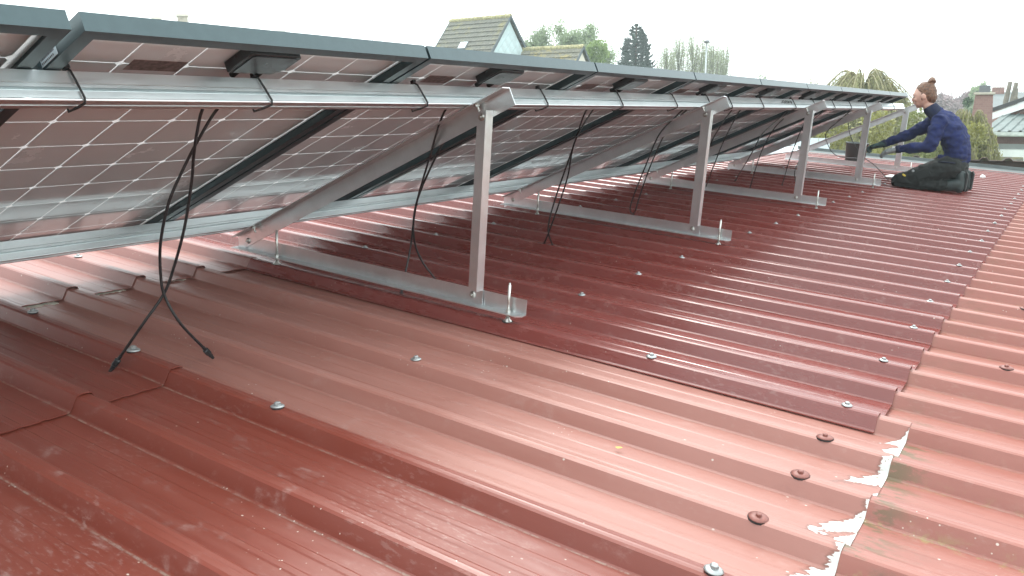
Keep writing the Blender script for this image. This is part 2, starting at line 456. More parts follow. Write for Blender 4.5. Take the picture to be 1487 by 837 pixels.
mb.build('corrugated_sheet', 'fibre_sheet', r2)
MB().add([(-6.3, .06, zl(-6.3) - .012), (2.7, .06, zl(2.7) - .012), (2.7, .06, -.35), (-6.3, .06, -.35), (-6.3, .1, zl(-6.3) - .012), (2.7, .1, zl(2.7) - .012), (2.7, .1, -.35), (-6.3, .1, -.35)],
         [(0, 1, 2, 3), (4, 7, 6, 5), (0, 4, 5, 1)]).build('gap_shade_strip', 'gap_shade', r2)  # dark strip added as the shaded gap beneath the sheet ends

# ================================================================== SOLAR ARRAY
P0 = Vector((-1.5639, 0, .0577)); TILT = .4792
ct, stt = math.cos(TILT), math.sin(TILT)
SD = Vector((-ct, 0, -stt)); ND = Vector((-stt, 0, ct))
PL = 1.645; PW = .992
GAPS = [-1.10, -.105, .912, 1.917, 2.917, 3.906, 4.902, 5.888, 6.859, 7.836, 8.806]
def make_panel():
    e = empty('solar_module', P0 + SD * PL, (0, -TILT, 0))
    # local: x up-slope 0..PL, y across 0..PW, z outwards; glass plane z=0
    lo, hi, lip = -.033, .005, .031
    W = PW
    MB().box((PL - .0018, 0, lo), (PL, W, hi)).box((PL - lip, .0, lo), (PL - .0018, W, lo + .0018)).box((PL - .012, .0018, .0026), (PL - .0018, W - .0018, hi)).build('frame_bar', 'frame_black', e)
    MB().box((0, 0, lo), (.0018, W, hi)).box((.0018, 0, lo), (lip, W, lo + .0018)).box((.0018, .0018, .0026), (.012, W - .0018, hi)).build('frame_bar', 'frame_black', e)
    for y0, y1, l0, l1 in ((0, .0018, .0018, lip), (W - .0018, W, W - lip, W - .0018)):
        MB().box((.0018, y0, lo), (PL - .0018, y1, hi)).box((lip, l0, lo), (PL - lip, l1, lo + .0018)).box((.012, min(l0, y0), .0026), (PL - .012, (.012 if y0 == 0 else W - .0018), hi - .0003) if y0 == 0 else (PL - .012, W - .0018, hi - .0003)).build('frame_bar', 'frame_black', e) if y0 == 0 else \
        MB().box((.0018, y0, lo), (PL - .0018, y1, hi)).box((lip, l0, lo), (PL - lip, l1, lo + .0018)).box((.012, W - .012, .0026), (PL - .012, W - .0018, hi - .0003)).build('frame_bar', 'frame_black', e)
    MB().box((.003, .003, -.0005), (PL - .003, W - .003, .0022)).build('glass_sheet', 'backsheet', e)
    # 6 x 10 pseudo-square cells
    h = .1546 / 2; c = .0090
    oct_ = [(-h + c, -h), (h - c, -h), (h, -h + c), (h, h - c), (h - c, h), (-h + c, h), (-h, h - c), (-h, -h + c)]
    cm = MB().prism(oct_, 'z', -.0012, -.0004)
    c0 = None
    for i in range(10):
        for j in range(6):
            if c0 is None: c0 = cm.build('cell', 'cell', e); o = c0
            else: o = c0.copy(); C.objects.link(o); o.parent = e
            o.location = (PL - (.0275 + (i + .5) * .1585), .0205 + (j + .5) * .1585, 0)
    # junction box with its two leads
    jb = empty_child('junction_box', e)
    return e
def empty_child(name, e):
    cx, cy = PL - .105, .5
    poly = [(-.050, -.078), (.042, -.078), (.050, -.068), (.050, .068), (.042, .078), (-.020, .078), (-.050, .050)]
    b = MB().prism([(cx + a, cy + c) for a, c in poly], 'z', -.028, -.0015).build(name, 'box_black', e, bevel=.003)
    MB().prism([(cx + a * .86, cy + c * .88) for a, c in poly], 'z', -.0305, -.028).build('box_lid', 'box_black', b, bevel=.001)
    for s in (-1, 1):
        MB().cyl((cx - .05, cy + s * .035, -.014), (cx - .085, cy + s * .035, -.016), .008, 10).build('cable_gland', 'rubber', b, True)
    return b
panel0 = make_panel()
ORD = ['first', 'second', 'third', 'fourth', 'fifth', 'sixth', 'seventh', 'eighth', 'ninth', 'tenth', 'eleventh', 'twelfth', 'thirteenth', 'fourteenth', 'fifteenth', 'sixteenth', 'seventeenth', 'eighteenth', 'nineteenth', 'twentieth', 'twenty-first', 'twenty-second']
KIDS.clear()
for _p in bpy.data.objects:
    if _p.parent: KIDS.setdefault(_p.parent.name, []).append(_p)
for _p in list(bpy.data.objects): KIDS.setdefault(_p.name, [])
def copy_fast(o, parent=None):
    c = o.copy(); C.objects.link(c); c.parent = parent
    if parent is None: ROOF_THINGS.append(c)
    for ch in KIDS[o.name]: copy_fast(ch, c)
    return c
vis = 0
for i, y in enumerate(GAPS):
    p = panel0 if i == 0 else copy_fast(panel0)
    p.location = P0 + SD * PL + Vector((0, y, 0))
    nxt = GAPS[i + 1] if i + 1 < len(GAPS) else y + .995
    p.scale = (1, (nxt - y - .011) / PW, 1) if i > 1 else (1, 1, 1)
    if i == 0: lab = 'solar panel seen from its back, mostly outside the left edge of the photo'
    elif i == 1: lab = 'solar panel cut by the left edge, left of the widest gap between panel frames'
    elif i == 2: lab = 'largest fully visible solar panel, its junction box over two crossing black cables'
    elif i == 3: lab = 'solar panel above the nearest aluminium post, second fully visible from the left'
    elif i == len(GAPS) - 1: lab = 'farthest solar panel of the row, beside the face of the kneeling woman'
    else: lab = '%s solar panel in the tilted row, counting from the left edge, seen from its back' % ORD[i - 1]
    tag(p, lab, 'solar panel', 'solar panels tilted in one row')
# barcode sticker on the frame side in the first gap
pn = bpy.data.objects['solar_module.002'] if 'solar_module.002' in bpy.data.objects else panel0
sb = MB().box((PL - .170, -.0014, -.028), (PL - .105, -.0002, -.003)).build('barcode_sticker', 'sticker_paper', pn)
mb = MB()
x = PL - .166
while x < PL - .112:
    w = U(.0006, .002); mb.box((x, -.0018, -.017), (x + w, -.0015, -.008)); x += w + U(.0008, .002)
for k in range(9): mb.box((PL - .165 + k * .0055, -.0018, -.025), (PL - .162 + k * .0055, -.0015, -.021))
mb.build('barcode_print', 'ink', sb)
pn_back = panel0
for p in (2, 3, 4, 5):
    q = bpy.data.objects.get('solar_module.%03d' % p)
    if q: MB().box((PL - .215, .2, -.0016), (PL - .165, .335, -.0013)).build('rating_sticker', 'rating_print', q)

# clamps in the gaps are parts of the rails
def make_rail(s0, yA, yB, label):
    # local frame: x = up-slope, z = outwards; rail top touches the panel frames (z=-.035)
    e = empty('mounting_rail', P0 + SD * s0 + Vector((0, yA, 0)), (0, -TILT, 0))
    L = yB - yA; T, Bm = -.0345, -.0985; w = .038
    # x from -w (down-slope) to 0 (up-slope face, the one seen)
    pf = [(-w, Bm), (-w, T), (-.026, T), (-.026, T - .012), (-.012, T - .012), (-.012, T), (-.001, T), (0, T - .001), (0, T - .026), (-.0022, T - .0275), (-.0022, T - .031), (.0012, T - .0325),
          (.0012, T - .0355), (-.010, T - .037), (-.010, T - .042), (.0005, T - .0435), (.0005, T - .058), (.0015, T - .060), (.0012, Bm + .001), (0, Bm), (-.008, Bm), (-.008, Bm + .001), (-.024, Bm + .001), (-.024, Bm)]
    MB().prism(pf[::-1], 'y', 0, L).build('rail_profile', 'mill_aluminium', e)
    for y in GAPS[1:]:
        if y - .006 - yA < 0 or y > yB: continue
        c = MB().box((-.032, y - .010 - yA, T), (-.006, y - .0005 - yA, .006)).box((-.036, y - .022 - yA, .0062), (-.004, y + .010 - yA, .010)).build('panel_clamp', 'frame_black', e)
        MB().lathe([(.007, .010), (.007, .017)], 6, (-.02, y - .006 - yA, 0)).build('clamp_bolt', 'zinc_bolt', c)
    tag(e, label, 'rail', 'rails under the panels')
    return e
railU = make_rail(.163, -1.3, 10.45, 'upper aluminium mounting rail strapped with black cable ties')
railL = make_rail(1.395, -1.3, 10.45, 'lower aluminium mounting rail close above the roof, under the panels')
def scribble(rail, y, z0, sc=1.):
    m = MB(); 
    for g in range(6):
        pts = []; cx = y + g * .034 * sc; ph = U(0, 6)
        for k in range(9):
            t = k / 8 * (4.2 + 1.5 * (g % 2)) + ph
            pts.append((.0032, cx + math.cos(t) * .012 * sc + (g % 3 == 2) * k * .0012, z0 + math.sin(t * (1 if g % 2 else 1.3)) * .0095))
        m.tube(pts, .0016, 5)
    m.build('marker_scrawl', 'ink', rail)
scribble(railU, 5.78 + 1.3, -.058, 1.2); scribble(railL, 4.55 + 1.3, -.066, 1.2)

# ------------------------------------------------------------------ support frames
def make_support():
    X0 = -2.14
    e = empty('support_frame', (X0, RIB0, CREST))
    # base angle: upright leg at the back, foot flange towards the camera
    xa, xb = -2.865 - X0, -1.42 - X0
    MB().box((xa, .0165, .038), (xb, .0195, .092)).prism([(xa, .0165), (xa, -.024), (xb - .018, -.024), (xb, -.006), (xb, .0165)], 'z', .038, .041).build('base_angle', 'aluminium', e)
    # rafter: web behind, flange on top towards the camera
    r = MB()
    o = P0 - Vector((X0, 0, CREST))
    def L(s, n): p = o + SD * s + ND * n; return (p.x, p.z)
    def web(s0, s1, n0, n1, y0, y1, cut=False):
        a, b, c_, d = L(s0, n1), L(s1, n1), L(s1 + (.030 if cut else 0), n0), L(s0, n0)
        r.prism([a, d, c_, b], 'y', y0, y1)
    web(.023, 1.512, -.160, -.103, .0130, .0160, True)
    web(.023, 1.512, -.103, -.100, -.026, .0160)
    r.build('rafter', 'aluminium', e)
    # post: 60 x 40 angle, wide leg against the webs, narrow leg standing out on the right
    x1 = -1.655 - X0; x2 = -1.594 - X0
    MB().box((x1, .0095, .040), (x2, .0125, .697)).box((x2 - .003, -.028, .094), (x2, .0095, .697)).build('post', 'aluminium', e)
    def bolt(x, z, y=.0095, name='bolt'):
        b = MB().tube([(x, y, z), (x, y - .006, z)], .0085, 6).tube([(x, y - .006, z), (x, y - .014, z)], .004, 8).build(name, 'zinc_bolt', e)
        MB().tube([(x, y, z), (x, y - .0018, z)], .0125, 16).build('washer', 'zinc_bolt', b, True)
    bolt(-1.637 - X0, .672); bolt(-1.636 - X0, .071); bolt(-2.798 - X0, .074, .013)
    # rail bolts through the rafter flange
    for s in (.150, 1.384, ):
        p = o + SD * (s + .05); q = o + SD * s
        a = q + ND * -.103; b = q + ND * -.128
        bb = MB().tube([(a.x, -.004, a.z), ((a + ND * -.008).x, -.004, (a + ND * -.008).z)], .0085, 6).tube([(a.x, -.004, a.z), (b.x, -.004, b.z)], .004, 8).build('rail_bolt', 'zinc_bolt', e)
        c_ = q + ND * -.1035
        MB().tube([(c_.x, -.004, c_.z), ((c_ + ND * -.0018).x, -.004, (c_ + ND * -.0018).z)], .0115, 14).build('washer', 'zinc_bolt', bb, True)
    # hanger bolts screwed through the rib crest
    for x, top in ((-1.480 - X0, .143), (-2.610 - X0, .150)):
        h = MB().tube([(x, 0, .014), (x, 0, top - .008), (x, 0, top - .0075), (x, 0, top)], [.0052, .0052, .0036, .0036], 10).build('hanger_bolt', 'zinc_bolt', e, True)
        MB().lathe([(.0093, .041), (.0093, .050)], 6, (x, 0, 0)).build('nut', 'zinc_bolt', h)
        MB().lathe([(.0093, .0310), (.0093, .0375)], 6, (x, 0, 0)).build('nut', 'zinc_bolt', h)
        MB().lathe([(.016, .0105), (.015, .0125), (.0078, .020), (.0078, .024)], 16, (x, 0, 0)).build('flange_collar', 'zinc_bolt', h, True)
        MB().lathe([(.0185, .006), (.0185, .0110)], 16, (x, 0, 0)).build('seal_ring', 'rubber', h, True)
    return e
sup = make_support()
KIDS.clear()
for _p in bpy.data.objects:
    if _p.parent: KIDS.setdefault(_p.parent.name, []).append(_p)
for _p in list(bpy.data.objects): KIDS.setdefault(_p.name, [])
LAB = ['nearest and tallest aluminium support frame, its post in the middle of the photo', 'second aluminium support frame from the camera, behind the nearest post',
       'third aluminium support frame from the camera, left of the bucket', 'fourth aluminium support frame, its post between the black bucket and the gloved hand',
       'farthest aluminium support frame, its post behind the face of the kneeling woman']
for j in range(5):
    s = sup if j == 0 else copy_fast(sup)
    s.location = (-2.14, RIB0 + 2.0 * j, CREST)
    tag(s, LAB[j], 'support frame', 'triangular aluminium support frames')

# ------------------------------------------------------------------ cable ties round the upper rail
tieY = [.33, .955, 1.42, 2.02, 2.73, 3.36, 3.95, 4.42, 4.75, 5.32, 6.03, 6.57, 7.15, 7.75, 8.4, 9.1, 9.75]
for i, y in enumerate(tieY):
    e = empty('cable_tie', P0 + SD * .163 + Vector((0, y, 0)), (0, -TILT, 0))
    sk = U(.012, .035)
    T, Bm = -.033, -.1005
    pts = [(-.040, 0, T - .01), (-.036, 0, T + .0035), (-.002, sk * .1, T + .0045), (.0045, sk * .25, T - .004), (.0055, sk * .6, T - .03), (.0055, sk, Bm + .006), (.0015, sk, Bm - .003), (-.02, sk * .5, Bm - .004), (-.041, 0, Bm - .003), (-.042, 0, Bm + .02)]
    MB().tube(pts, [(.0014, .0032)] * len(pts), 6).build('strap', 'cable_black', e, True)
    MB().box((-.008, -.006, T + .003), (.005, .006, T + .012)).build('tie_head', 'cable_black', e, bevel=.001)
    tag(e, ('black cable tie round the upper rail, %s from the left' % ORD[i]), 'cable tie', 'cable ties round the upper rail')

# ------------------------------------------------------------------ dangling cables
def smooth(pts, n=6):
    pts = [Vector(p) for p in pts]; out = []
    P = [pts[0] * 2 - pts[1]] + pts + [pts[-1] * 2 - pts[-2]]
    for i in range(1, len(P) - 2):
        for k in range(n):
            t = k / n; a, b, c, d = P[i - 1], P[i], P[i + 1], P[i + 2]
            out.append(.5 * ((2 * b) + (c - a) * t + (2 * a - 5 * b + 4 * c - d) * t * t + (3 * b - a - 3 * c + d) * t ** 3))
    out.append(pts[-1]); return out
CAB = 0
def cable(seq, label, plug=True, start_y=None, rr=.0038):
    """seq: photo pixel plus the X plane where that point of the cable hangs"""
    pts = [roof_xyz(u, v, X=x) if x is not None else roof_xyz(u, v, Z=CREST + .012) for u, v, x in seq]
    # lead up behind the rail to the junction box
    y0 = pts[0].y if start_y is None else start_y
    jb = P0 + SD * .19 + ND * -.03; jb = Vector((jb.x, y0, jb.z))
    pts = [jb, (jb + pts[0]) / 2 + Vector((-.01, 0, -.004))] + pts
    base = pts[-1].copy()
    for p in pts:
        if p.z < CREST - .02: p.z = CREST - .02
    e = empty('solar_cable', base); loc = [p - base for p in pts]
    MB().tube(smooth(loc), rr, 8).build('wire', 'cable_black', e, True)
    if plug:
        d = (loc[-1] - loc[-2]).normalized(); a = loc[-1]
        cn = MB().tube([a - d * .012, a, a + d * .002, a + d * .020, a + d * .022, a + d * .034], [.0048, .0048, .0085, .0085, .0062, .0062], 10).build('plug', 'box_black', e)
        MB().tube([a + d * .030, a + d * .046], .0045, 8).build('plug_tip', 'rubber', cn)
    tag(e, label, 'cable', 'black cables hanging from the panels')
    return e
cable([(317, 157, -1.76), (289, 201.5, -1.80), (265, 248, -1.84), (245, 295, -1.87), (233.5, 350, -1.91), (233, 395, -1.93), (239, 430, -1.93), (262, 470, -1.91), (298, 508, None)], 'thick near black cable whose plug points right on the red sheet', start_y=1.46)
cable([(295, 157, -1.75), (286, 193, -1.78), (281, 230, -1.81), (278.5, 262, -1.84), (268, 330, -1.88), (252, 390, -1.92), (238, 427, -1.94), (208, 470, -1.96), (172, 522, None)], 'thick near black cable whose plug points left beside the round washer', start_y=1.38)
cable([(645, 163, -1.78), (622, 235, -1.86), (604, 300, -1.95), (596, 360, -2.0), (583, 424, None)], 'black cable ending in a plug below the base angle of the nearest frame', start_y=2.40)
cable([(668, 163, -1.78), (629, 236, -1.86), (604, 298, -1.97), (601, 345, -2.02), (612, 378, -2.02), (634, 408, None)], 'black cable curving right behind the base angle of the nearest frame', plug=False, start_y=2.46)
cable([(861, 160, -1.78), (834, 208, -1.84), (823, 262, -1.92), (799, 332, -2.02), (790, 354, None)], 'black cable left of its pair, its end on the roof between the first two posts', start_y=3.40)
cable([(850, 163, -1.79), (832, 215, -1.86), (806, 290, -1.98), (796, 332, -2.02), (802, 356, None)], 'black cable crossing its neighbour, right end of the pair between the first two posts', start_y=3.34)
cable([(957, 196, -1.86), (938, 240, -1.93), (920, 285, -2.03), (915, 305, -2.07), (920, 312, None)], 'black cable looping low left of the second post, left strand', plug=False, start_y=4.36)
cable([(968, 190, -1.86), (945, 240, -1.93), (929, 285, -2.03), (923, 305, -2.07), (919, 312, None)], 'black cable looping low left of the second post, right strand', plug=False, start_y=4.42)
cable([(1063, 160, -1.78), (1035, 203, -1.85), (1020, 250, -1.93), (1013, 280, -1.97), (1016, 300, None)], 'black cable running behind the second post down to a plug at its right', start_y=5.36)
cable([(1075, 160, -1.79), (1052, 203, -1.85), (1033, 250, -1.95), (1024, 275, None)], 'short steep black cable right of the second post', plug=False, start_y=5.42)
cable([(1106, 196, -1.84), (1092, 222, -1.93), (1068, 262, None)], 'black cable ending in a grey plug on the base angle of the third frame', start_y=6.36)
cable([(1122, 190, -1.85), (1104, 225, -1.95), (1086, 283, None)], 'long thin black cable left of the third post', plug=False, start_y=6.42)
cable([(1172, 172, -1.80), (1150, 222, -1.94), (1136, 268, None)], 'black cable crossing behind the upper part of the third post', start_y=7.30)
cable([(1178, 180, -1.82), (1164, 225, -1.95), (1154, 250, -1.98), (1157, 272, None)], 'black cable hooking right behind the foot of the third post', plug=False, start_y=7.38)
cable([(1200, 193, -1.95), (1203, 212, -2.0), (1213, 225, -2.0), (1228, 229, -1.95), (1244, 230, -1.90)], 'black cable sagging under the bucket right of the third post', plug=False, start_y=8.35)
cable([(1232, 160, -1.80), (1233, 190, -1.80), (1242, 213, -1.72), (1252, 227, -1.66), (1272, 242, -1.55), (1290, 262, None)], 'black cable running from the rail past the bucket to the knee of the woman', start_y=8.42, plug=False)

# ================================================================== BUCKET and oddments
e = empty('bucket', (-2.185, 10.82, CREST + .002)); bk = MB()
bk.lathe([(.100, 0), (.105, .004), (.126, .262), (.131, .264), (.131, .276), (.122, .276), (.118, .262), (.098, .012), (.001, .010)], 28)
bk.build('bucket_body', 'bucket_plastic', e, True)
MB().tube([(.128 * math.cos(a), .128 * math.sin(a), .262 - .05 * abs(math.sin(a))) for a in [math.pi * k / 14 for k in range(15)]], .0025, 6).build('bucket_handle', 'zinc_bolt', e, True)
tag(e, 'black plastic bucket standing behind the fourth support post', 'bucket')
plain('white_film', (.70, .74, .74), .35, 0, .1, 20)
def rag(name, loc, sx, sy, sz, label, cat):
    m = MB().ball((0, 0, 0), 1, 20, 12, (sx, sy, sz)); vs = []
    for p in m.v:
        v = Vector(p); k = 1 + .28 * mnoise.noise(Vector((p[0] / sx * 1.6, p[1] / sy * 1.6, p[2] / sz + loc[1])))
        vs.append((v.x * k, v.y * k, max(-.3 * sz, v.z * k)))
    m.v = vs; o = m.build(name, 'white_film', None, True); o.location = loc; ROOF_THINGS.append(o); tag(o, label, cat)
rag('plastic_bag', (-1.50, 9.55, CREST + .018), .11, .07, .030, 'crumpled whitish plastic bag lying in front of the knees', 'plastic bag')
rag('paper_scrap', (-.815, 10.9, CREST + .02), .028, .02, .03, 'small white paper scrap on the roof behind the boots', 'paper scrap')
plain('leaf_yellow', (.62, .52, .10), .7)
o = MB().add([(0, 0, 0), (.012, .005, .002), (.020, .0, .004), (.010, -.006, .001)], [(0, 1, 2, 3), (3, 2, 1, 0)]).build('fallen_leaf', 'leaf_yellow', None)
p = roof_xyz(893, 649, Z=CREST - .024); o.location = p; ROOF_THINGS.append(o); tag(o, 'tiny yellow scrap lying in the pan of the faded sheet', 'leaf')

# ================================================================== PERSON
for _m in ('aluminium', 'mill_aluminium'):
    _t = MATS[_m].node_tree; _b = _t.nodes['Principled BSDF']; _n = _t.nodes.new('ShaderNodeTexNoise'); _p = _t.nodes.new('ShaderNodeMapping'); _c = _t.nodes.new('ShaderNodeTexCoord')
    _p.inputs['Scale'].default_value = (1.5, 1.5, 9) if _m == 'mill_aluminium' else (3, 9, 9); _n.inputs['Scale'].default_value = 7; _n.inputs['Detail'].default_value = 7; _n.inputs['Roughness'].default_value = .7
    _r = _t.nodes.new('ShaderNodeMapRange'); _r.inputs['From Min'].default_value = .35; _r.inputs['From Max'].default_value = .7; _r.inputs['To Min'].default_value = .29; _r.inputs['To Max'].default_value = .42
    _t.links.new(_c.outputs['Object'], _p.inputs[0]); _t.links.new(_p.outputs[0], _n.inputs['Vector']); _t.links.new(_n.outputs['Fac'], _r.inputs['Value']); _t.links.new(_r.outputs[0], _b.inputs['Roughness'])
def skin_mat(name, c, r=.5, sub=0.):
    plain(name, c, r, 0, .10, 30); 
skin_mat('skin', (.46, .27, .21)); plain('fleece_blue', (.0045, .0115, .070), .92, 0, .25, 40, .004); plain('fleece_collar', (.005, .009, .034), .9, 0, .2, 40, .002)
plain('work_trousers', (.0075, .0105, .010), .85, 0, .35, 18, .003); plain('boot_rubber', (.024, .036, .036), .6, 0, .35, 22, .002)
plain('knee_patch', (.012, .014, .014), .8, 0, .2, 30); plain('tag_yellow', (.65, .50, .06), .6); plain('tag_grey', (.25, .27, .28), .6)
plain('hair_auburn', (.105, .045, .021), .5, 0, .5, 60, .004); plain('glove_grey', (.19, .215, .22), .75, 0, .2, 50, .001); plain('glove_dark', (.022, .055, .055), .7, 0, .3, 50)
plain('lip', (.50, .20, .17), .5); plain('eye_dark', (.05, .035, .03), .35); plain('reflective_tag', (.75, .78, .78), .4)
per = empty('person', (-1.0, 8.8, CREST + .012))
def sculpt(name, mat, parts, parent, voxel=.011, relax=6, subd=False):
    mb = MB()
    for kind, *a in parts:
        if kind == 't':
            pts, rad = a[0], a[1]
            n = 14
            # rounded caps
            mb.tube(pts, rad, n)
            for p, r in ((pts[0], rad[0]), (pts[-1], rad[-1])):
                rr = r if isinstance(r, (int, float)) else min(r)
                mb.ball(p, rr * .98, 12, 8)
        else:
            mb.ball(a[0], 1, 20, 14, a[1], a[2] if len(a) > 2 else None)
    o = mb.build(name, mat, parent, True)
    md = o.modifiers.new('union', 'REMESH'); md.mode = 'VOXEL'; md.voxel_size = voxel; md.use_smooth_shade = True
    sm = o.modifiers.new('relax', 'SMOOTH'); sm.iterations = relax; sm.factor = .5
    mod_eval(o); return o
def mirror_y(pts, k=1): return [(p[0], k * p[1], p[2]) for p in pts]
RY = lambda a: Matrix.Rotation(a, 3, 'Y')
# joints (x towards -X is forward, y<0 is the camera side)
hipN, hipF = (.075, -.085, .235), (.085, .085, .235)
kneeN, kneeF = (-.335, -.125, .055), (-.325, .125, .055)
ankN, ankF = (.125, -.10, .060), (.155, .09, .058)
shN, shF = (-.075, -.165, .625), (-.12, .155, .640)
elN, elF = (-.105, -.215, .400), (-.345, .205, .485)
wrN, wrF = (-.395, -.165, .345), (-.575, .130, .365)
chest = (-.03, 0, .57); neck0 = (-.145, 0, .685); neck1 = (-.215, 0, .765)
headC = Vector((-.262, 0, .845)); HT = RY(-.30)
def hd(x, y, z): p = HT @ Vector((x, y, z)) + headC; return (p.x, p.y, p.z)
fingers = []
def hand(w, d, up, curl, side, reach=1.):
    """palm, four unequal bent fingers and a thumb; w wrist, d direction, up = back of the hand, side=+-1 thumb side"""
    w, d, up = Vector(w), Vector(d).normalized(), Vector(up).normalized()
    up = (up - d * up.dot(d)).normalized(); s = d.cross(up) * side
    out = [('t', [tuple(w - d * .02), tuple(w + d * .03), tuple(w + d * .085)], [.025, (.034, .021), (.040, .018)])]
    for k, (off, ln) in enumerate(((-.030, .066), (-.010, .076), (.011, .072), (.031, .058))):
        b = w + d * .088 + s * (-off); c = curl * (1 + .12 * k); pts = [b - d * .03]; p = b; a = c * .35
        pts.append(tuple(p))
        for seg in (.45, .32, .23):
            p = p + (d * math.cos(a) - up * math.sin(a)) * ln * seg * reach; pts.append(tuple(p)); a += c
        out.append(('t', [tuple(q) for q in pts], [.0105, .0105, .0098, .0090, .0078]))
    b = w + d * .028 + s * .026; p1 = b + (d * .6 + s * .75 - up * .2) * .036; p2 = p1 + (d * .85 + s * .25 - up * .45) * .032
    out.append(('t', [tuple(b - s * .012), tuple(p1), tuple(p2)], [.0145, .0118, .0092]))
    return out
hN = hand(wrN, (-.92, .08, -.36), (-.3, -.35, .9), .42, 1); hF = hand(wrF, (-.93, -.03, -.36), (-.3, .3, .9), .62, -1)
body_parts = [
    ('b', headC, (.088, .074, .105), HT), ('b', hd(-.040, 0, -.045), (.048, .052, .058), HT), ('b', hd(-.058, 0, -.082), (.024, .026, .022)),
    ('t', [hd(-.082, 0, .012), hd(-.101, 0, -.018), hd(-.094, 0, -.030)], [.0085, .0125, .010]),
    ('b', hd(-.082, 0, -.054), (.012, .022, .009)), ('b', hd(-.079, 0, .026), (.012, .044, .012)),
    ('b', hd(-.064, -.040, -.022), (.020, .018, .020)), ('b', hd(-.064, .040, -.022), (.020, .018, .020)),
    ('b', hd(.008, -.077, -.010), (.019, .009, .030), HT), ('b', hd(.008, .077, -.010), (.019, .009, .030), HT),
    ('t', [(-.10, 0, .63), neck0, neck1, tuple(headC + Vector((.015, 0, -.02)))], [.052, .052, .050, .052]),
    ('t', [(.075, 0, .23), (.085, 0, .36), (.03, 0, .50), (-.06, 0, .62), (-.11, 0, .66)], [(.13, .10), (.12, .085), (.14, .095), (.13, .08), (.08, .06)]),
]
for s_, e_, w_ in ((shN, elN, wrN), (shF, elF, wrF)):
    body_parts.append(('t', [(-.06, 0, .61), s_, tuple((Vector(s_) + Vector(e_)) / 2), e_, tuple((Vector(e_) + Vector(w_)) / 2), w_], [.050, .046, .040, .034, .028, .020]))
for h_, k_, a_ in ((hipN, kneeN, ankN), (hipF, kneeF, ankF)):
    body_parts.append(('t', [h_, tuple((Vector(h_) + Vector(k_)) / 2), k_], [.082, .066, .046])); body_parts.append(('t', [k_, tuple(Vector(k_).lerp(Vector(a_), .4)), a_], [.042, .048, .032]))
    body_parts.append(('t', [a_, (a_[0] + .045, a_[1], .10), (a_[0] + .06, a_[1], .03)], [.03, .03, .025]))
body_parts += hN + hF
sculpt('body', 'skin', body_parts, per, .0065, 3)
# clothing
sw = [('t', [(.095, 0, .245), (.105, 0, .34), (.075, 0, .45), (.015, 0, .56), (-.055, 0, .645), (-.115, 0, .685)], [(.158, .112), (.158, .110), (.166, .118), (.168, .112), (.135, .085), (.085, .065)])]
for s_, e_, w_, g in ((shN, elN, wrN, 1), (shF, elF, wrF, 1)):
    s_, e_, w_ = Vector(s_), Vector(e_), Vector(w_)
    sw.append(('t', [(-.045, 0, .60), tuple(s_), tuple(s_.lerp(e_, .5)), tuple(e_)], [.085, .072, .062, .055]))
    sw.append(('t', [tuple(e_), tuple(e_.lerp(w_, .45)), tuple(e_.lerp(w_, .93))], [.055, .047, .032]))
sw += [('b', (-.02, -.155, .50), (.05, .03, .03)), ('t', [(.20, -.03, .30), (.06, -.12, .275), (-.02, -.1, .30)], [.03, .03, .03])]
jac = sculpt('sweater', 'fleece_blue', sw, per, .010, 5)
tx = None
# soft wrinkles
def wrinkle(o, amp, fr, seed):
    for v in o.data.vertices:
        c = v.co; nrm = v.normal
        k = mnoise.noise(Vector((c.x * fr, c.y * fr * .6, c.z * fr * 1.6 + seed))) + .5 * mnoise.noise(Vector((c.x * fr * 2.3 + 9, c.y * fr * 2, c.z * fr * 2.6 + seed)))
        v.co = c + nrm * amp * k
wrinkle(jac, .013, 12, 0); wrinkle(jac, .006, 26, 4)
MB().tube([(-.098, 0, .650), (-.150, 0, .705), (-.185, 0, .735), (-.198, 0, .752)], [(.080, .072), (.073, .068), (.069, .066), (.064, .061)], 22, False).build('collar', 'fleece_collar', jac, True)
for e_, w_ in ((elN, wrN), (elF, wrF)):
    e_, w_ = Vector(e_), Vector(w_)
    MB().tube([tuple(e_.lerp(w_, .86)), tuple(e_.lerp(w_, 1.0))], [.0375, .0355], 16).build('cuff', 'fleece_collar', jac, True)
trs = []
for h_, k_, a_ in ((hipN, kneeN, ankN), (hipF, kneeF, ankF)):
    h_, k_, a_ = Vector(h_), Vector(k_), Vector(a_)
    trs.append(('t', [tuple(h_), tuple(h_.lerp(k_, .5)), tuple(k_)], [.112, .092, .062]))
    trs.append(('t', [tuple(k_), tuple(k_.lerp(a_, .45)), tuple(a_.lerp(k_, .12))], [.058, .062, .054]))
trs.append(('t', [(.095, -.05, .23), (.095, .05, .23)], [.118, .118])); trs.append(('t', [(.09, 0, .24), (.095, 0, .31)], [(.150, .105), (.150, .102)]))
tro = sculpt('trousers', 'work_trousers', trs, per, .010, 4); wrinkle(tro, .012, 14, 3); wrinkle(tro, .006, 30, 8)
MB().tube([(.094, 0, .292), (.096, 0, .318)], [(.158, .113), (.158, .113)], 28, False).build('belt', 'knee_patch', tro, True)
MB().prism([(-.20, .150), (-.10, .215), (-.055, .150), (-.150, .082)], 'y', -.205, -.188).build('thigh_pocket', 'work_trousers', tro, bevel=.006)
MB().tube([(kneeN[0] - .022, kneeN[1], .040), (kneeN[0] - .030, kneeN[1], .062), (kneeN[0] - .014, kneeN[1], .095)], [.034, .038, .030], 14).build('knee_pad', 'knee_patch', tro, True)
MB().tube([(-.02, -.178, .27), (.05, -.196, .275), (.12, -.185, .272)], .006, 6).build('sweater_hem', 'fleece_collar', jac, True)
MB().ball((-.285, -.186, .118), 1, 10, 8, (.018, .006, .010), RY(.5)).build('yellow_tag', 'tag_yellow', tro)
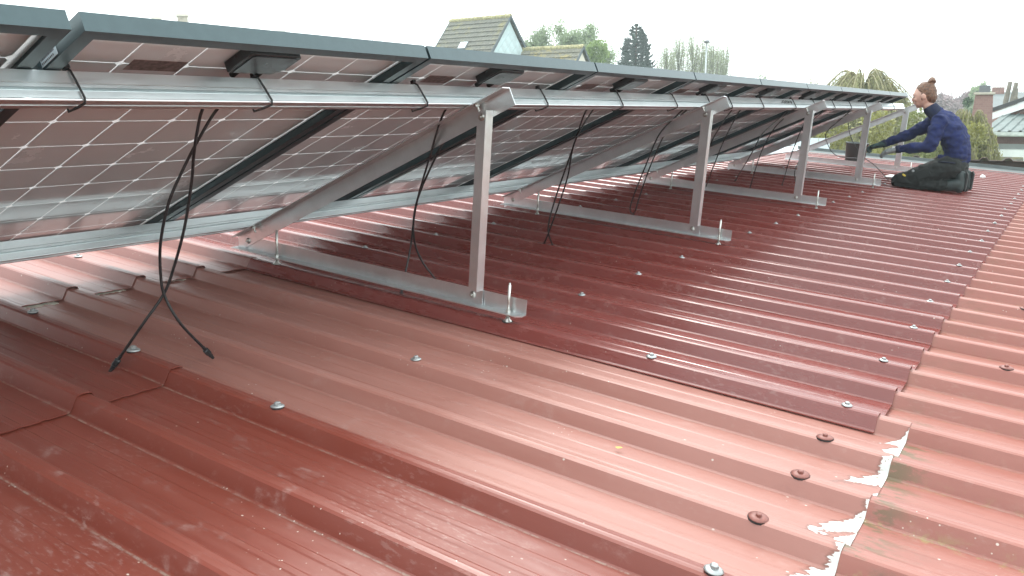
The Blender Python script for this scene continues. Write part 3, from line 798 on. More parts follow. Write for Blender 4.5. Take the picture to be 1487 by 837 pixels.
MB().ball((-.215, -.183, .165), 1, 10, 8, (.012, .006, .012), RY(.5)).build('grey_tag', 'tag_grey', tro)
for a_ in (ankN, ankF):
    x, y, z = a_
    b = sculpt('boot', 'boot_rubber', [('t', [(x - .045, y, .060), (x + .005, y, .066), (x + .050, y, .085)], [.052, .056, .056]), ('t', [(x + .052, y, .170), (x + .062, y, .11), (x + .070, y, .055), (x + .058, y, .036)], [(.042, .040), (.048, .045), (.050, .040), (.052, .036)])], per, .009, 4)
    MB().prism([(x + .098, .022), (x + .112, .03), (x + .112, .175), (x + .094, .205), (x + .086, .19)], 'y', y - .036, y + .036).build('boot_sole', 'knee_patch', b, bevel=.008)
# gloves over the hands, five fingers each
def fatter(parts, k): return [('t', p[1], [(tuple(x * k for x in r) if isinstance(r, tuple) else r * k) for r in p[2]]) for p in parts]
gl = sculpt('glove', 'glove_grey', fatter(hN, 1.34), per, .0050, 3); tag(gl, 'pale grey work glove on the nearer hand')
gd = sculpt('glove', 'glove_dark', fatter(hF, 1.34), per, .0050, 3); tag(gd, 'dark work glove on the farther hand')
MB().box((-.425, -.196, .345), (-.400, -.190, .372)).build('glove_tag', 'reflective_tag', gl)
# hair pulled back into a bun on top
hp = [('b', headC + HT @ Vector((.020, 0, .022)), (.094, .081, .103), HT), ('b', headC + HT @ Vector((.050, 0, -.015)), (.060, .070, .078), HT), ('b', headC + HT @ Vector((.004, 0, .066)), (.055, .062, .040), HT)]
bun = Vector((-.216, 0, .970))
hp += [('t', [tuple(headC + Vector((.03, 0, .085))), tuple(bun)], [.036, .03])]
hair = sculpt('hair', 'hair_auburn', hp, per, .008, 3); 
# carve the hairline back from face and ears by keeping hair behind a slanted plane
for v in hair.data.vertices:
    q = HT.transposed() @ (v.co - headC)
    lim = -.012 - .75 * max(0, q.z - .030) if q.z > -.005 else .004 + .3 * (-q.z)
    if q.x < lim and q.z < .088: v.co = headC + HT @ Vector((q.x * .80, q.y * .80, q.z * .88))
wrinkle(hair, .004, 38, 5)
b = MB()
for k in range(3):
    pts = []
    for i in range(17):
        a = i / 16 * 2 * math.pi * 1.15 + k * 2.1; r = .026 - .004 * k
        pts.append((bun.x + math.cos(a) * r, bun.y + math.sin(a) * r * (1 - .3 * k), bun.z + .004 + .011 * math.sin(a * 1.5 + k) + .008 * k))
    b.tube(pts, [.009 + .007 * math.sin(math.pi * i / 16) for i in range(17)], 8)
b.ball(tuple(bun), .026, 12, 8)
b.build('bun', 'hair_auburn', hair, True)
for i in range(9):
    t0 = hd(-.085 + .01 * i, U(-.05, .05), .095); MB
st = MB()
for i in range(14):
    a = Vector(hd(.03 + U(-.05, .05), U(-.06, .06), .1)); st.tube([tuple(a), tuple(a + Vector((U(-.03, .01), U(-.02, .02), U(.0, .02)))), tuple(a + Vector((U(-.05, .02), U(-.02, .02), U(-.01, .015))))], .0008, 4)
for i in range(6):
    a = Vector(hd(.01, -.078, .01)); st.tube([tuple(a), tuple(a + Vector((-.012, 0, -.03))), tuple(a + Vector((U(-.01, .0), 0, -.055)))], .0009, 4)
st.build('loose_strand', 'hair_auburn', hair)
for s_ in (-1, 1):
    MB().ball(hd(-.080, s_ * .030, .006), 1, 10, 8, (.006, .011, .0055)).build('eye', 'eye_dark', per, True)
    MB().tube([hd(-.088, s_ * .014, .027), hd(-.087, s_ * .03, .031), hd(-.078, s_ * .046, .027)], .0026, 6).build('eyebrow', 'hair_auburn', per, True)
MB().ball(hd(-.0905, 0, -.053), 1, 12, 8, (.006, .020, .0055)).build('mouth', 'lip', per, True)
tag(per, 'woman with auburn bun kneeling on the roof in blue fleece sweater and gloves', 'person')

# ================================================================== BACKGROUND (world frame)
def bark(name, c): plain(name, c, .9, 0, .3, 6, .01)
bark('bark_grey', (.16, .14, .11)); bark('bark_willow', (.25, .23, .13)); bark('bark_brown', (.12, .085, .06))
def leafmat(name, c, var=.35, trans=.25):
    t = NT(name); n = t.noise(1.1, 4, .6)
    t.col(t.mix(t.ramp(n, .3, .7), tuple(x * (1 - var) for x in c), tuple(min(1, x * (1 + var)) for x in c))); t.rough(.6)
    b = t.n.new('ShaderNodeBsdfTranslucent'); b.inputs[0].default_value = (*[min(1, x * 1.5) for x in c], 1)
    m = t.n.new('ShaderNodeMixShader'); m.inputs[0].default_value = trans
    t.l.new(t.b.outputs[0], m.inputs[1]); t.l.new(b.outputs[0], m.inputs[2]); t.l.new(m.outputs[0], t.n['Material Output'].inputs[0])
leafmat('leaf_spring', (.20, .28, .09)); leafmat('leaf_pale', (.24, .30, .17)); leafmat('leaf_willow', (.33, .33, .17)); leafmat('leaf_olive', (.22, .22, .07))
leafmat('leaf_dark', (.030, .065, .045), .3, .05); leafmat('leaf_conifer', (.035, .085, .02), .3, .1); leafmat('bud_purple', (.30, .22, .23), .3, .1); leafmat('leaf_poplar', (.27, .31, .17)); leafmat('hedge_green', (.15, .17, .055))
def ground_at(u, D): p = far_xyz(u, 158, D); return Vector((p.x, p.y, 0))
def height_at(u, v, D): return far_xyz(u, v, D).z
def root_at(name, u, D, label, cat, group=None):
    e = empty(name, ground_at(u, D), roof=False); tag(e, label, cat, group); return e
def limb(mb, p, d, ln, r, depth, tips, spread=.6, lift=.15, seg=3, fork=3, keep=.72):
    p = Vector(p); d = Vector(d).normalized(); pts = [p.copy()]
    for i in range(seg):
        d = (d + Vector((U(-1, 1), U(-1, 1), U(-.3, 1) * lift * 4)) * .13).normalized()
        p = p + d * (ln / seg); pts.append(p.copy())
    mb.tube(pts, [r * (1 - .45 * i / seg) for i in range(seg + 1)], 5 if depth > 1 else 4, False)
    for q in pts[1:]: tips.append((q.copy(), d.copy(), depth))
    if depth <= 0: return
    for k in range(fork):
        a = d.orthogonal().normalized(); a.rotate(Matrix.Rotation(U(0, 6.28), 3, d))
        nd = (d + a * spread * U(.6, 1.3) + Vector((0, 0, lift))).normalized()
        limb(mb, pts[-1 if k else -2], nd, ln * keep * U(.8, 1.1), r * .55, depth - 1, tips, spread, lift, seg, fork, keep)
def airy_tree(name, u, D, vtop, wpx, leaf, label, group='trees beyond the array', dens=22, lsz=.13, spread=.6, lift=.15, trunk=.35, barkm='bark_grey', depth=4, cat='tree', fork=3):
    e = root_at(name, u, D, label, cat, group); H = height_at(u, vtop, D); Wd = wpx * D / FPX
    tm = MB(); tips = []
    tm.tube([(0, 0, -.2), (.03, 0, H * trunk * .5), (0, .05, H * trunk)], [H * .022, H * .018, H * .015], 9)
    for k in range(fork + 1):
        a = k * 6.283 / (fork + 1) + U(-.4, .4)
        limb(tm, (0, 0, H * trunk * U(.8, 1)), (math.cos(a) * spread, math.sin(a) * spread, 1), H * .26, H * .011, depth, tips, spread, lift, 3, fork)
    # fit the crown to its real width and height
    mxz = max(t[0].z for t in tips); mxr = sorted(math.hypot(t[0].x, t[0].y) for t in tips)[int(len(tips) * .97)]
    kz = (H - H * trunk) / (mxz - H * trunk); kr = Wd / 2 / mxr
    def fit(p): z = p[2]; return (p[0] * kr, p[1] * kr, z if z < H * trunk else H * trunk + (z - H * trunk) * kz)
    tm.v = [fit(p) if p[2] > H * trunk * .75 else p for p in tm.v]
    tm.build('trunk', barkm, e)
    cm = MB()
    for p, d, dep in tips:
        if dep > 1: continue
        p = Vector(fit(p))
        for k in range(dens if dep == 0 else dens // 2):
            q = p + Vector((random.gauss(0, 1), random.gauss(0, 1), random.gauss(0, 1))) * Wd * .035
            cm.leaf(q, lsz * U(.6, 1.3), None, .6)
    cm.build('crown', leaf, e)
    return e
def mound(name, u, D, vtop, wpx, leaf, label, n=5000, lsz=.16, z0=.4, group='trees beyond the array', cat='tree', lobes=11, seed=1, barkm='bark_brown'):
    """dense crown: many small leaf faces on and inside uneven clumps"""
    e = root_at(name, u, D, label, cat, group); H = height_at(u, vtop, D); W = wpx * D / FPX / 2
    tm = MB(); tm.tube([(0, 0, -.2), (0, 0, H * .6)], [W * .07, W * .03], 8)
    cl = []
    for k in range(lobes):
        a = U(0, 6.28); r = W * U(.1, .68); z = U(z0, .80) * H; rr = W * U(.28, .48)
        z = min(z, H - rr * .8); cl.append((Vector((math.cos(a) * r, math.sin(a) * r, z)), rr))
        tm.tube([(0, 0, H * .3), tuple(cl[-1][0] * .6 + Vector((0, 0, H * .1))), tuple(cl[-1][0])], [W * .03, W * .018, W * .006], 5)
    cl.append((Vector((0, 0, H - W * .45)), W * .45))
    tm.build('trunk', barkm, e); cm = MB()
    for k in range(n):
        c, rr = random.choice(cl); d = Vector((random.gauss(0, 1), random.gauss(0, 1), random.gauss(0, 1))).normalized()
        q = c + d * rr * (U(.55, 1.05) + .25 * mnoise.noise(d * 2.2 + c)); 
        if q.z < .1: continue
        cm.leaf(q, lsz * U(.6, 1.3), d + Vector((U(-1, 1), U(-1, 1), U(-1, 1))), .65)
    cm.build('crown', leaf, e); return e
def weeping(name, u, D, vtop, wpx, leaf, label, strands=420, zlow=1.5, lsz=.09, group='trees beyond the array', n_leaf=34):
    e = root_at(name, u, D, label, 'tree', group); H = height_at(u, vtop, D); W = wpx * D / FPX / 2
    tm = MB(); tm.tube([(0, 0, -.2), (.1, 0, H * .3), (0, .1, H * .6)], [W * .10, W * .075, W * .05], 10)
    arcs = []
    for k in range(60):
        a = k * 2.399 + U(-.2, .2); r = W * U(.55, 1.08); top = H * U(.93, 1.0)
        pts = []
        for i in range(7):
            f = i / 6; pts.append(Vector((math.cos(a) * r * f, math.sin(a) * r * f, H * .80 + (top - H * .80) * (1 - (1 - min(1, 3.0 * f)) ** 2) - H * .26 * f ** 2.2)))
        arcs.append(pts); tm.tube(smooth(pts, 3), [W * .014 * (1 - .8 * i / 18) for i in range(19)], 5, False)
    cm = MB()
    for k in range(strands):
        pts = random.choice(arcs); f = U(.02, 1) * 5.99; i = int(f); p = pts[i].lerp(pts[min(i + 1, 6)], f - i)
        ln = min(p.z - zlow, U(.35, 1.0) * H * .62); out = Vector((p.x, p.y, 0)); out = out.normalized() if out.length > .01 else Vector((1, 0, 0))
        sw = Vector((U(-.5, .5), U(-.5, .5), 0)) * .5; q = []
        for j in range(6):
            t = j / 5; q.append(p + out * (.28 * math.sin(t * 1.6)) + sw * t * .6 + Vector((0, 0, -ln * t + .10 * math.sin(t * 3.1))))
        tm.tube(q, .006, 3, False)
        for j in range(n_leaf):
            t = U(0, 1) * 4.99; i2 = int(t); c = q[i2].lerp(q[i2 + 1], t - i2) + Vector((U(-1, 1), U(-1, 1), U(-1, 1))) * .05
            cm.leaf(c, lsz * U(.6, 1.4), Vector((U(-.7, .7), U(-.7, .7), -1)), .32)
    tm.build('trunk', 'bark_willow', e); cm.build('crown', leaf, e); return e

# ground: one sheet out to the horizon
t = NT('grass_ground'); n1 = t.noise(.25, 6, .6); t.col(t.mix(t.ramp(n1, .35, .65), (.055, .075, .025), (.11, .11, .05))); t.rough(.95); t.bump(t.noise(9, 5), .5, .03)
g = MB().box((-1500, -1500, -.5), (1500, 1500, 0)).build('ground', 'grass_ground'); tag(g, kind='structure')

# the hall under our roof
plain('render_wall', (.48, .46, .42), .85, 0, .1, 3)
wl_ = MB().box((-5.9, -1.4, -4.6), (2.35, YEND + .30, CREST - .12)).build('hall_wall', 'render_wall', None)
ROOF_THINGS.append(wl_); tag(wl_, kind='structure')

# --- steep tiled house, turned about 40 degrees
def tile_mat(name, c, lichen):
    t = NT(name); a = t.noise(1.6, 6, .7); b = t.noise(9, 6, .7); X, Y, Z = t.xyz()
    col = t.mix(t.ramp(b, .35, .65), tuple(x * .75 for x in c), tuple(x * 1.2 for x in c))
    col = t.mix(t.math('MULTIPLY', t.ramp(a, .48, .66), .75), col, lichen); t.col(col); t.rough(.85); return t.m
tile_mat('tile_grey', (.145, .145, .12), (.24, .22, .10)); tile_mat('tile_lichen', (.16, .155, .12), (.34, .27, .07))
plain('ridge_lichen', (.36, .33, .18), .9, 0, .4, 8); plain('slate_blue', (.50, .62, .64), .7, 0, .12, 2); plain('barge_dark', (.07, .09, .10), .7); plain('skylight_glass', (.75, .85, .88), .1); plain('wall_cream', (.70, .66, .58), .85, 0, .08, 4)
plain('lead_frame', (.12, .13, .14), .6)
def gable_house(name, u_apex, v_apex, D, yaw, length, half, rise, wall_h_drop, tile, gable, label, shingles=False, course=.30, sky=False, gable2=None):
    """local frame: x along the ridge (0 = visible gable), y across, z up; the origin lies on the ground under the gable apex"""
    pos = ground_at(u_apex, D); H = height_at(u_apex, v_apex, D)
    e = empty(name, pos, (0, 0, yaw), roof=False); tag(e, label, 'house', None)
    ez = H - rise
    w = MB().prism([(-half + .25, 0), (half - .25, 0), (half - .25, ez + .02), (0, H - .18), (-half + .25, ez + .02)], 'x', -length + .12, -.12).build('wall', gable, e)
    sl = math.hypot(half, rise); nrow = int(sl / course)
    for sgn in (-1, 1):
        m = MB(); nx = int(length / .24)
        for k in range(nrow + 1):
            f0, f1 = k / nrow, min(1.0, (k + 1.12) / nrow)
            if k == nrow: break
            y0, z0 = sgn * half * (f0), H - rise * f0; y1, z1 = sgn * half * f1, H - rise * f1
            ny, nz = sgn * rise / sl, half / sl; lo, hi = .015, .075
            o = len(m.v)
            for i in range(nx + 1):
                x = -length + length * i / nx
                for (dx, wv) in ((0, 0.), (.10, .035)):
                    if i == nx and dx: continue
                    m.v += [(x + dx, y0 + ny * (lo + wv), z0 + nz * (lo + wv)), (x + dx, y1 + ny * (hi + wv), z1 + nz * (hi + wv)), (x + dx, y1 + ny * (lo - .03), z1 + nz * (lo - .03))]
            c = (len(m.v) - o) // 3
            for i in range(c - 1):
                a = o + 3 * i; m.f += [(a, a + 1, a + 4, a + 3), (a + 1, a + 2, a + 5, a + 4)]
        r = m.build('roof_slope', tile, e)
        ny, nz = sgn * rise / sl, half / sl
        for xx in (-.02, -length - .02):
            m = MB(); m.prism([(0, H - .06), (0, H + .10), (sgn * half + ny * .1, ez + .11), (sgn * half, ez - .10)], 'x', xx, xx + .06)
            m.build('bargeboard', 'barge_dark', e)
    m = MB(); k = 0
    while k * .33 < length:
        m.tube([(-k * .33, 0, H + .06 + U(0, .015)), (-k * .33 - .34, 0, H + .05)], [.13, .115], 8); k += 1
    m.build('ridge_tiles', 'ridge_lichen', e)
    if shingles:
        d = .33; sm = MB().prism([(0, -d), (d, 0), (0, d), (-d, 0)], 'x', 0, .02); first_ = None
        r_ = int(H / d)
        for i in range(-14, 15):
            for j in range(0, 34):
                y = i * d * 1.0; z = H - .5 - j * d
                if (i + j) % 2: continue
                if z < ez - 1.5 or abs(y) > (H - z) * half / rise - .42: continue
                if first_ is None: o = sm.build('shingle', 'slate_blue', e); first_ = o
                else: o = first_.copy(); C.objects.link(o); o.parent = e
                o.location = (-.12 + .002, y, z); o.rotation_euler = (0, .06, 0); o.scale = (1, .97, .97)
    if sky:
        f = .43; cy, cz = -half * f, H - rise * f; ny, nz = -rise / sl, half / sl
        for nm, mt, s0, up in (('skylight_frame', 'lead_frame', 1.0, .13), ('skylight_pane', 'skylight_glass', .84, .15)):
            m = MB(); dy, dz = -half / sl, -rise / sl; hw, hl = .31 * s0, .27 * s0
            P = []
            for uu in (up - .1, up):
                for a, b in ((-hw, -hl), (hw, -hl), (hw, hl), (-hw, hl)): P.append((-length * .52 + a, cy + dy * b + ny * uu, cz + dz * b + nz * uu))
            m.add(P, [(0, 3, 2, 1), (4, 5, 6, 7), (0, 1, 5, 4), (1, 2, 6, 5), (2, 3, 7, 6), (3, 0, 4, 7)]); o = m.build(nm, mt, e if s0 == 1.0 else sk_)
            sk_ = o
    return e
cam_yaw = lambda u: math.atan2(far_xyz(u, 158, 1).y, far_xyz(u, 158, 1).x)
# x axis of the house points from the hidden end to the visible gable
ya = cam_yaw(742)
gable_house('tiled_house', 742, 25, 50, ya - math.pi / 2 - math.radians(38), 4.6, 3.1, 3.7, 0, 'tile_grey', 'slate_blue', 'steep grey tiled house with a skylight and pale blue shingled gable', True, .34, True)
gable_house('low_tiled_house', 846, 69.5, 49, cam_yaw(846) - math.pi / 2 - math.radians(30), 5.2, 2.6, 2.9, 0, 'tile_lichen', 'wall_cream', 'low tiled house with yellow lichen and a cream gable, right of the steep house', False, .34)
# house hidden by the array: only its two chimneys and an aerial show
plain('chimney_tan', (.40, .37, .31), .85, 0, .2, 6)
pos = ground_at(250, 42); e = empty('chimney_house', pos, (0, 0, cam_yaw(250) - math.pi / 2), roof=False); tag(e, 'house hidden behind the array, only two pale chimney tops show at upper left', 'house')
zt = height_at(250, 40, 42)
MB().prism([(-4, 0), (4, 0), (4, zt - 2.6), (0, zt - .25), (-4, zt - 2.6)], 'x', -5, 5).build('wall', 'wall_cream', e)
MB().prism([(-4.3, zt - 2.75), (0, zt - .2), (4.3, zt - 2.75), (4.3, zt - 2.6), (0, zt), (-4.3, zt - 2.6)], 'x', -5.2, 5.2).build('roof', 'tile_grey', e)
inv = Matrix.Rotation(-(cam_yaw(250) - math.pi / 2), 3, 'Z')
for u, v, w in ((227, 25, .34), (264.5, 21, .44)):
    q = inv @ (far_xyz(u, v, 42) - pos)
    c = MB().box((q.x - w / 2, -w / 2, zt - .8), (q.x + w / 2, w / 2, q.z)).build('chimney', 'chimney_tan', e)
    MB().box((q.x - w / 2 - .04, -w / 2 - .04, q.z - .10), (q.x + w / 2 + .04, w / 2 + .04, q.z - .02)).build('chimney_crown', 'wall_cream', c)
plain('galvanised', (.42, .46, .47), .45, .7)
e = root_at('aerial_mast', 544, 46, 'thin aerial mast sticking up behind the array, left of the steep house', 'antenna'); h = height_at(544, 41, 46)
MB().tube([(0, 0, 0), (0, 0, h)], [.03, .018], 6).build('mast', 'galvanised', e); m = MB()
for k in range(4): m.tube([(-.22 + .03 * k, 0, h - .08 - .13 * k), (.22 - .03 * k, 0, h - .08 - .13 * k)], .009, 5)
m.build('aerial_bar', 'galvanised', e)
# street lamp
e = root_at('street_lamp', 1022, 60, 'slim grey street lamp standing in front of the poplar clump', 'street lamp'); h = height_at(1022, 63, 60)
MB().tube([(0, 0, 0), (0, 0, h * .6), (0, 0, h)], [.09, .065, .045], 10).build('pole', 'galvanised', e, True)
MB().lathe([(.05, h - .02), (.17, h + .03), (.20, h + .09), (.14, h + .17), (.02, h + .20)], 14).build('lamp_head', 'lead_frame', e, True)

# --- trees seen over the panels
airy_tree('birch_tree', 772, 66, 48, 44, 'leaf_pale', 'thin pale tree with sparse leaves right behind the steep gable', dens=16, lsz=.15, trunk=.4)
airy_tree('birch_tree', 792, 64, 56, 60, 'leaf_pale', 'low pale tree between the steep gable and the airy tree', dens=16, lsz=.15, trunk=.4)
airy_tree('birch_tree', 824, 62, 36, 120, 'leaf_pale', 'airy pale green tree above the lichen-covered low roof', dens=20, lsz=.16, trunk=.42)
mound('round_tree', 866, 54, 60, 66, 'leaf_spring', 'dense round yellow-green tree between the low house and the dark conifer', 15000, .17, .5)
# monkey puzzle
e = root_at('monkey_puzzle_tree', 921, 72, 'dark green monkey puzzle tree with a pointed crown against the white sky', 'tree', 'trees beyond the array'); H = height_at(921, 31, 72); W = 66 * 72 / FPX / 2
tm = MB().tube([(0, 0, -.2), (0, 0, H * .5), (0, 0, H * .98)], [.30, .2, .05], 10); tm.build('trunk', 'bark_brown', e)
cm = MB(); zc = 4.2; nlev = 30
def rope(pts, r0, r1):
    pts = smooth(pts, 4); n = len(pts)
    for i in range(n - 1):
        r = r0 + (r1 - r0) * i / n
        for k in range(10):
            d = (pts[i + 1] - pts[i]).normalized(); a = d.orthogonal().normalized(); a.rotate(Matrix.Rotation(U(0, 6.28), 3, d))
            cm.leaf(pts[i].lerp(pts[i + 1], U(0, 1)), r * U(1.1, 1.8), a + d * .8, .75)
    return pts
for l in range(nlev):
    f = l / (nlev - 1); z = zc + (H - .35 - zc) * f; rad = W * min(1, (1 - f) ** .62 * 1.12) * U(.9, 1.05) + .12
    for k in range(9 if f < .85 else 6):
        a = k * 6.283 / 9 + l * .7 + U(-.2, .2); up = .25 + .5 * f; c, s = math.cos(a), math.sin(a)
        pts = [Vector((0, 0, z)), Vector((c * rad * .35, s * rad * .35, z + rad * (-.02 + up * .15))), Vector((c * rad * .7, s * rad * .7, z + rad * (-.05 + up * .3))), Vector((c * rad, s * rad, z + rad * (.12 + up * .5)))]
        p2 = rope(pts, .085, .075)
        for b in range(3):
            q = p2[int(len(p2) * U(.35, .85))]; a2 = a + U(-.9, .9); L_ = rad * U(.25, .4)
            rope([q, q + Vector((math.cos(a2) * L_ * .6, math.sin(a2) * L_ * .6, -.02)), q + Vector((math.cos(a2) * L_, math.sin(a2) * L_, L_ * .35))], .07, .06)
cm.build('crown', 'leaf_dark', e)
# poplar clump: separate fastigiate trees
def fastigiate(u, D, vtop, wpx, label, seed):
    e = root_at('poplar_tree', u, D, label, 'tree', 'poplars beyond the array'); H = height_at(u, vtop - 9, D); W = wpx * D / FPX / 2
    tm = MB().tube([(0, 0, 0), (0, 0, H * .5), (0, 0, H * .95)], [.16, .1, .02], 7); cm = MB()
    for k in range(46):
        a = U(0, 6.28); z0 = U(.22, .8) * H; ln = (H - z0) * U(.55, 1.0); pts = []
        for i in range(6):
            f = i / 5; r = W * (1 - (1 - f) ** 2.2) * U(.8, 1) * min(1, (H - z0) / H * 1.8)
            pts.append(Vector((math.cos(a) * r, math.sin(a) * r, z0 + ln * f)))
        tm.tube(pts, [.035, .03, .024, .018, .012, .006], 4, False)
        for j in range(115):
            t_ = U(.1, 1) * 4.99; i = int(t_); q = pts[i].lerp(pts[i + 1], t_ - i) + Vector((random.gauss(0, 1), random.gauss(0, 1), random.gauss(0, 1))) * W * .13
            cm.leaf(q, .10 * U(.6, 1.4), Vector((U(-.5, .5), U(-.5, .5), 1)), .5)
    tm.build('trunk', 'bark_grey', e); cm.build('crown', 'leaf_poplar', e)
for u, D, v, w, lb in ((966, 84, 70, 30, 'leftmost short poplar, beside the monkey puzzle tree'), (983, 82, 56, 28, 'slim poplar, second in the pale clump'), (1003, 80, 50, 32, 'tallest poplar of the pale clump'),
                       (1018, 83, 64, 32, 'poplar directly behind the street lamp'), (1032, 80, 63, 34, 'poplar just right of the street lamp'), (1047, 82, 72, 30, 'rightmost small poplar of the clump')):
    fastigiate(u, D, v, w, lb, u)
mound('small_shrub', 1104, 60, 108, 22, 'leaf_pale', 'low shrub top peeping over the panels right of the poplars', 600, .12, .5, lobes=4)
airy_tree('small_tree', 1182, 48, 115, 34, 'leaf_olive', 'small bare tree top just left of the weeping willow', dens=5, lsz=.09, trunk=.5, depth=3)
# willow and hedge behind the far edge of the roof
weeping('weeping_willow', 1250, 27, 93, 168, 'leaf_willow', 'broad weeping willow with yellow-green hanging twigs behind the array', 2000, 2.4, .095, n_leaf=36)
for k, (u, D, v, w, lf, lb) in enumerate(((1215, 22, 172, 90, 'leaf_olive', 'leafy shrub behind the roof edge, left of the bucket'), (1275, 21, 160, 95, 'leaf_olive', 'leafy shrub behind the bucket and the gloved hands'),
                                          (1335, 22.5, 158, 95, 'hedge_green', 'leafy shrub hidden partly by the sweater of the woman'))):
    mound('garden_shrub', u, D, v, w, lf, lb, 9000, .085, .3, 'shrubs behind the roof edge', 'shrub', 16)
weeping('wispy_shrub', 1410, 23, 150, 84, 'leaf_olive', 'wispy olive shrub right of the kneeling woman, before the brick chimney', 1100, 1.4, .075, group='shrubs behind the roof edge', n_leaf=44)
bpy.data.objects['wispy_shrub']['category'] = 'shrub'
mound('garden_shrub', 1418, 20.5, 180, 62, 'leaf_olive', 'low bushy olive shrub below the brick chimney at the right', 9000, .07, .3, 'shrubs behind the roof edge', 'shrub', 14)
# purple budding trees and far greenery at the right
for k, (u, v, w) in enumerate(((1368, 139, 44), (1392, 135, 40), (1412, 137, 40))):
    airy_tree('budding_tree', u, 95 + k * 4, v, w, 'bud_purple', 'purple budding tree ' + ['just behind the head of the woman', 'midway between the woman and the conifer', 'between conifer and brick chimney'][k], 'distant budding trees', dens=26, lsz=.24, trunk=.25)
mound('conifer_tree', 1404, 44, 143, 21, 'leaf_conifer', 'small dense bright green conifer left of the brick chimney', 5000, .09, .15, cat='tree', lobes=16)
airy_tree('pale_tree', 1427, 80, 121, 46, 'leaf_pale', 'pale hazy tree rising behind the brick chimney', dens=16, lsz=.22, trunk=.35)
for u, v, lb in ((1461, 119, 'left pollarded tree stem above the grey far roof'), (1470, 120, 'right pollarded tree stem above the grey far roof')):
    e = root_at('pollard_tree', u, 52, lb, 'tree', 'bare pollard trees'); H = height_at(u, v, 52); tm = MB()
    tm.tube([(0, 0, 0), (.05, 0, H * .6), (-.05, 0, H * .85), (.05, 0, H)], [.22, .16, .13, .10], 7)
    for k in range(3): a = U(0, 6.28); z = H * U(.6, .85); tm.tube([(0, 0, z), (math.cos(a) * .4, math.sin(a) * .4, z + .5), (math.cos(a) * .45, math.sin(a) * .45, z + 1.0)], [.09, .07, .05], 5)
    tm.build('trunk', 'bark_grey', e)
plain('far_slate', (.15, .17, .17), .8, 0, .15, 1.5); plain('chimney_brick', (.22, .115, .095), .9, 0, .3, 9)
# far grey roof
pos = ground_at(1470, 64); yv = cam_yaw(1470) - math.pi / 2
e = empty('slate_house', pos, (0, 0, yv), roof=False); tag(e, 'distant house with a plain grey slate roof and a small brick chimney', 'house'); z1, z2 = height_at(1470, 134, 64), height_at(1470, 156, 64)
MB().box((-1.4, -2.8, 0), (8, 2.8, z2)).build('wall', 'chimney_brick', e)
MB().prism([(-3.0, z2 - .1), (0, z1), (3.0, z2 - .1)], 'x', -1.6, 8.2).build('roof', 'far_slate', e)
MB().box((-1.25, -.35, z1 - .6), (-.55, .35, height_at(1455, 127, 64))).build('chimney', 'chimney_brick', e)

# brick house with the big tapered chimney
t = NT('brick_wall'); br = t.n.new('ShaderNodeTexBrick'); br.inputs['Scale'].default_value = 4.6; br.inputs['Mortar Size'].default_value = .014
br.inputs['Color1'].default_value = (.20, .11, .095, 1); br.inputs['Color2'].default_value = (.25, .145, .125, 1); br.inputs['Mortar'].default_value = (.26, .2, .18, 1)
mp = t.mp((1, 1, 1), rot=(math.pi / 2, 0, 0)); t.l.new(mp, br.inputs['Vector']); t.col(t.mix(.3, br.outputs['Color'], t.mix(t.noise(3, 5), (.15, .08, .07), (.30, .2, .18)))); t.rough(.9)
D = 26; pos = ground_at(1427, D); yv = cam_yaw(1427) - math.pi / 2
e = empty('bungalow', pos, (0, 0, yv), roof=False); tag(e, 'low house behind the shrub, mainly its big tapered brick chimney shows', 'house')
zc0, zc1 = height_at(1427, 196, D), height_at(1427, 138, D); w0, w1 = .275, .205
MB().box((-2.2, .3, 0), (1.0, 5, zc0 - 1.0)).build('wall', 'brick_wall', e)
MB().prism([(-.1, zc0 - 1.1), (2.6, zc0 + .1), (5.3, zc0 - 1.1)], 'x', -2.4, 1.1).build('roof', 'tile_grey', e)
m = MB(); P = []
for z, w in ((.0, w0 + .05), (zc0 - .4, w0 + .02), (zc1, w1)): P += [(-w, -w, z), (w, -w, z), (w, w, z), (-w, w, z)]
fs = [(0, 3, 2, 1), (8, 9, 10, 11)]
for r_ in range(2):
    for k in range(4): fs.append((r_ * 4 + k, r_ * 4 + (k + 1) % 4, r_ * 4 + 4 + (k + 1) % 4, r_ * 4 + 4 + k))
ch = m.add(P, fs).build('chimney', 'brick_wall', e)
MB().box((-.25, -.25, zc1), (.25, .25, zc1 + .06)).build('chimney_cap', 'chimney_tan', ch, bevel=.01)
MB().box((-.13, -.12, zc1 + .06), (.13, .12, zc1 + .24)).build('flue_cowl', 'lead_frame', ch, bevel=.01)
e = root_at('white_sign', 1406, 31, 'small white panel left of the brick chimney, half in the shrub', 'sign'); h0, h1 = height_at(1406, 176, 31), height_at(1406, 166, 31)
plain('white_paint', (.80, .82, .80), .6, 0, .05, 5)
MB().box((-.13, 0, h0), (.13, .03, h1)).build('sign_face', 'white_paint', e); MB().tube([(0, .03, 0), (0, .03, h0)], .03, 6).build('post', 'galvanised', e)

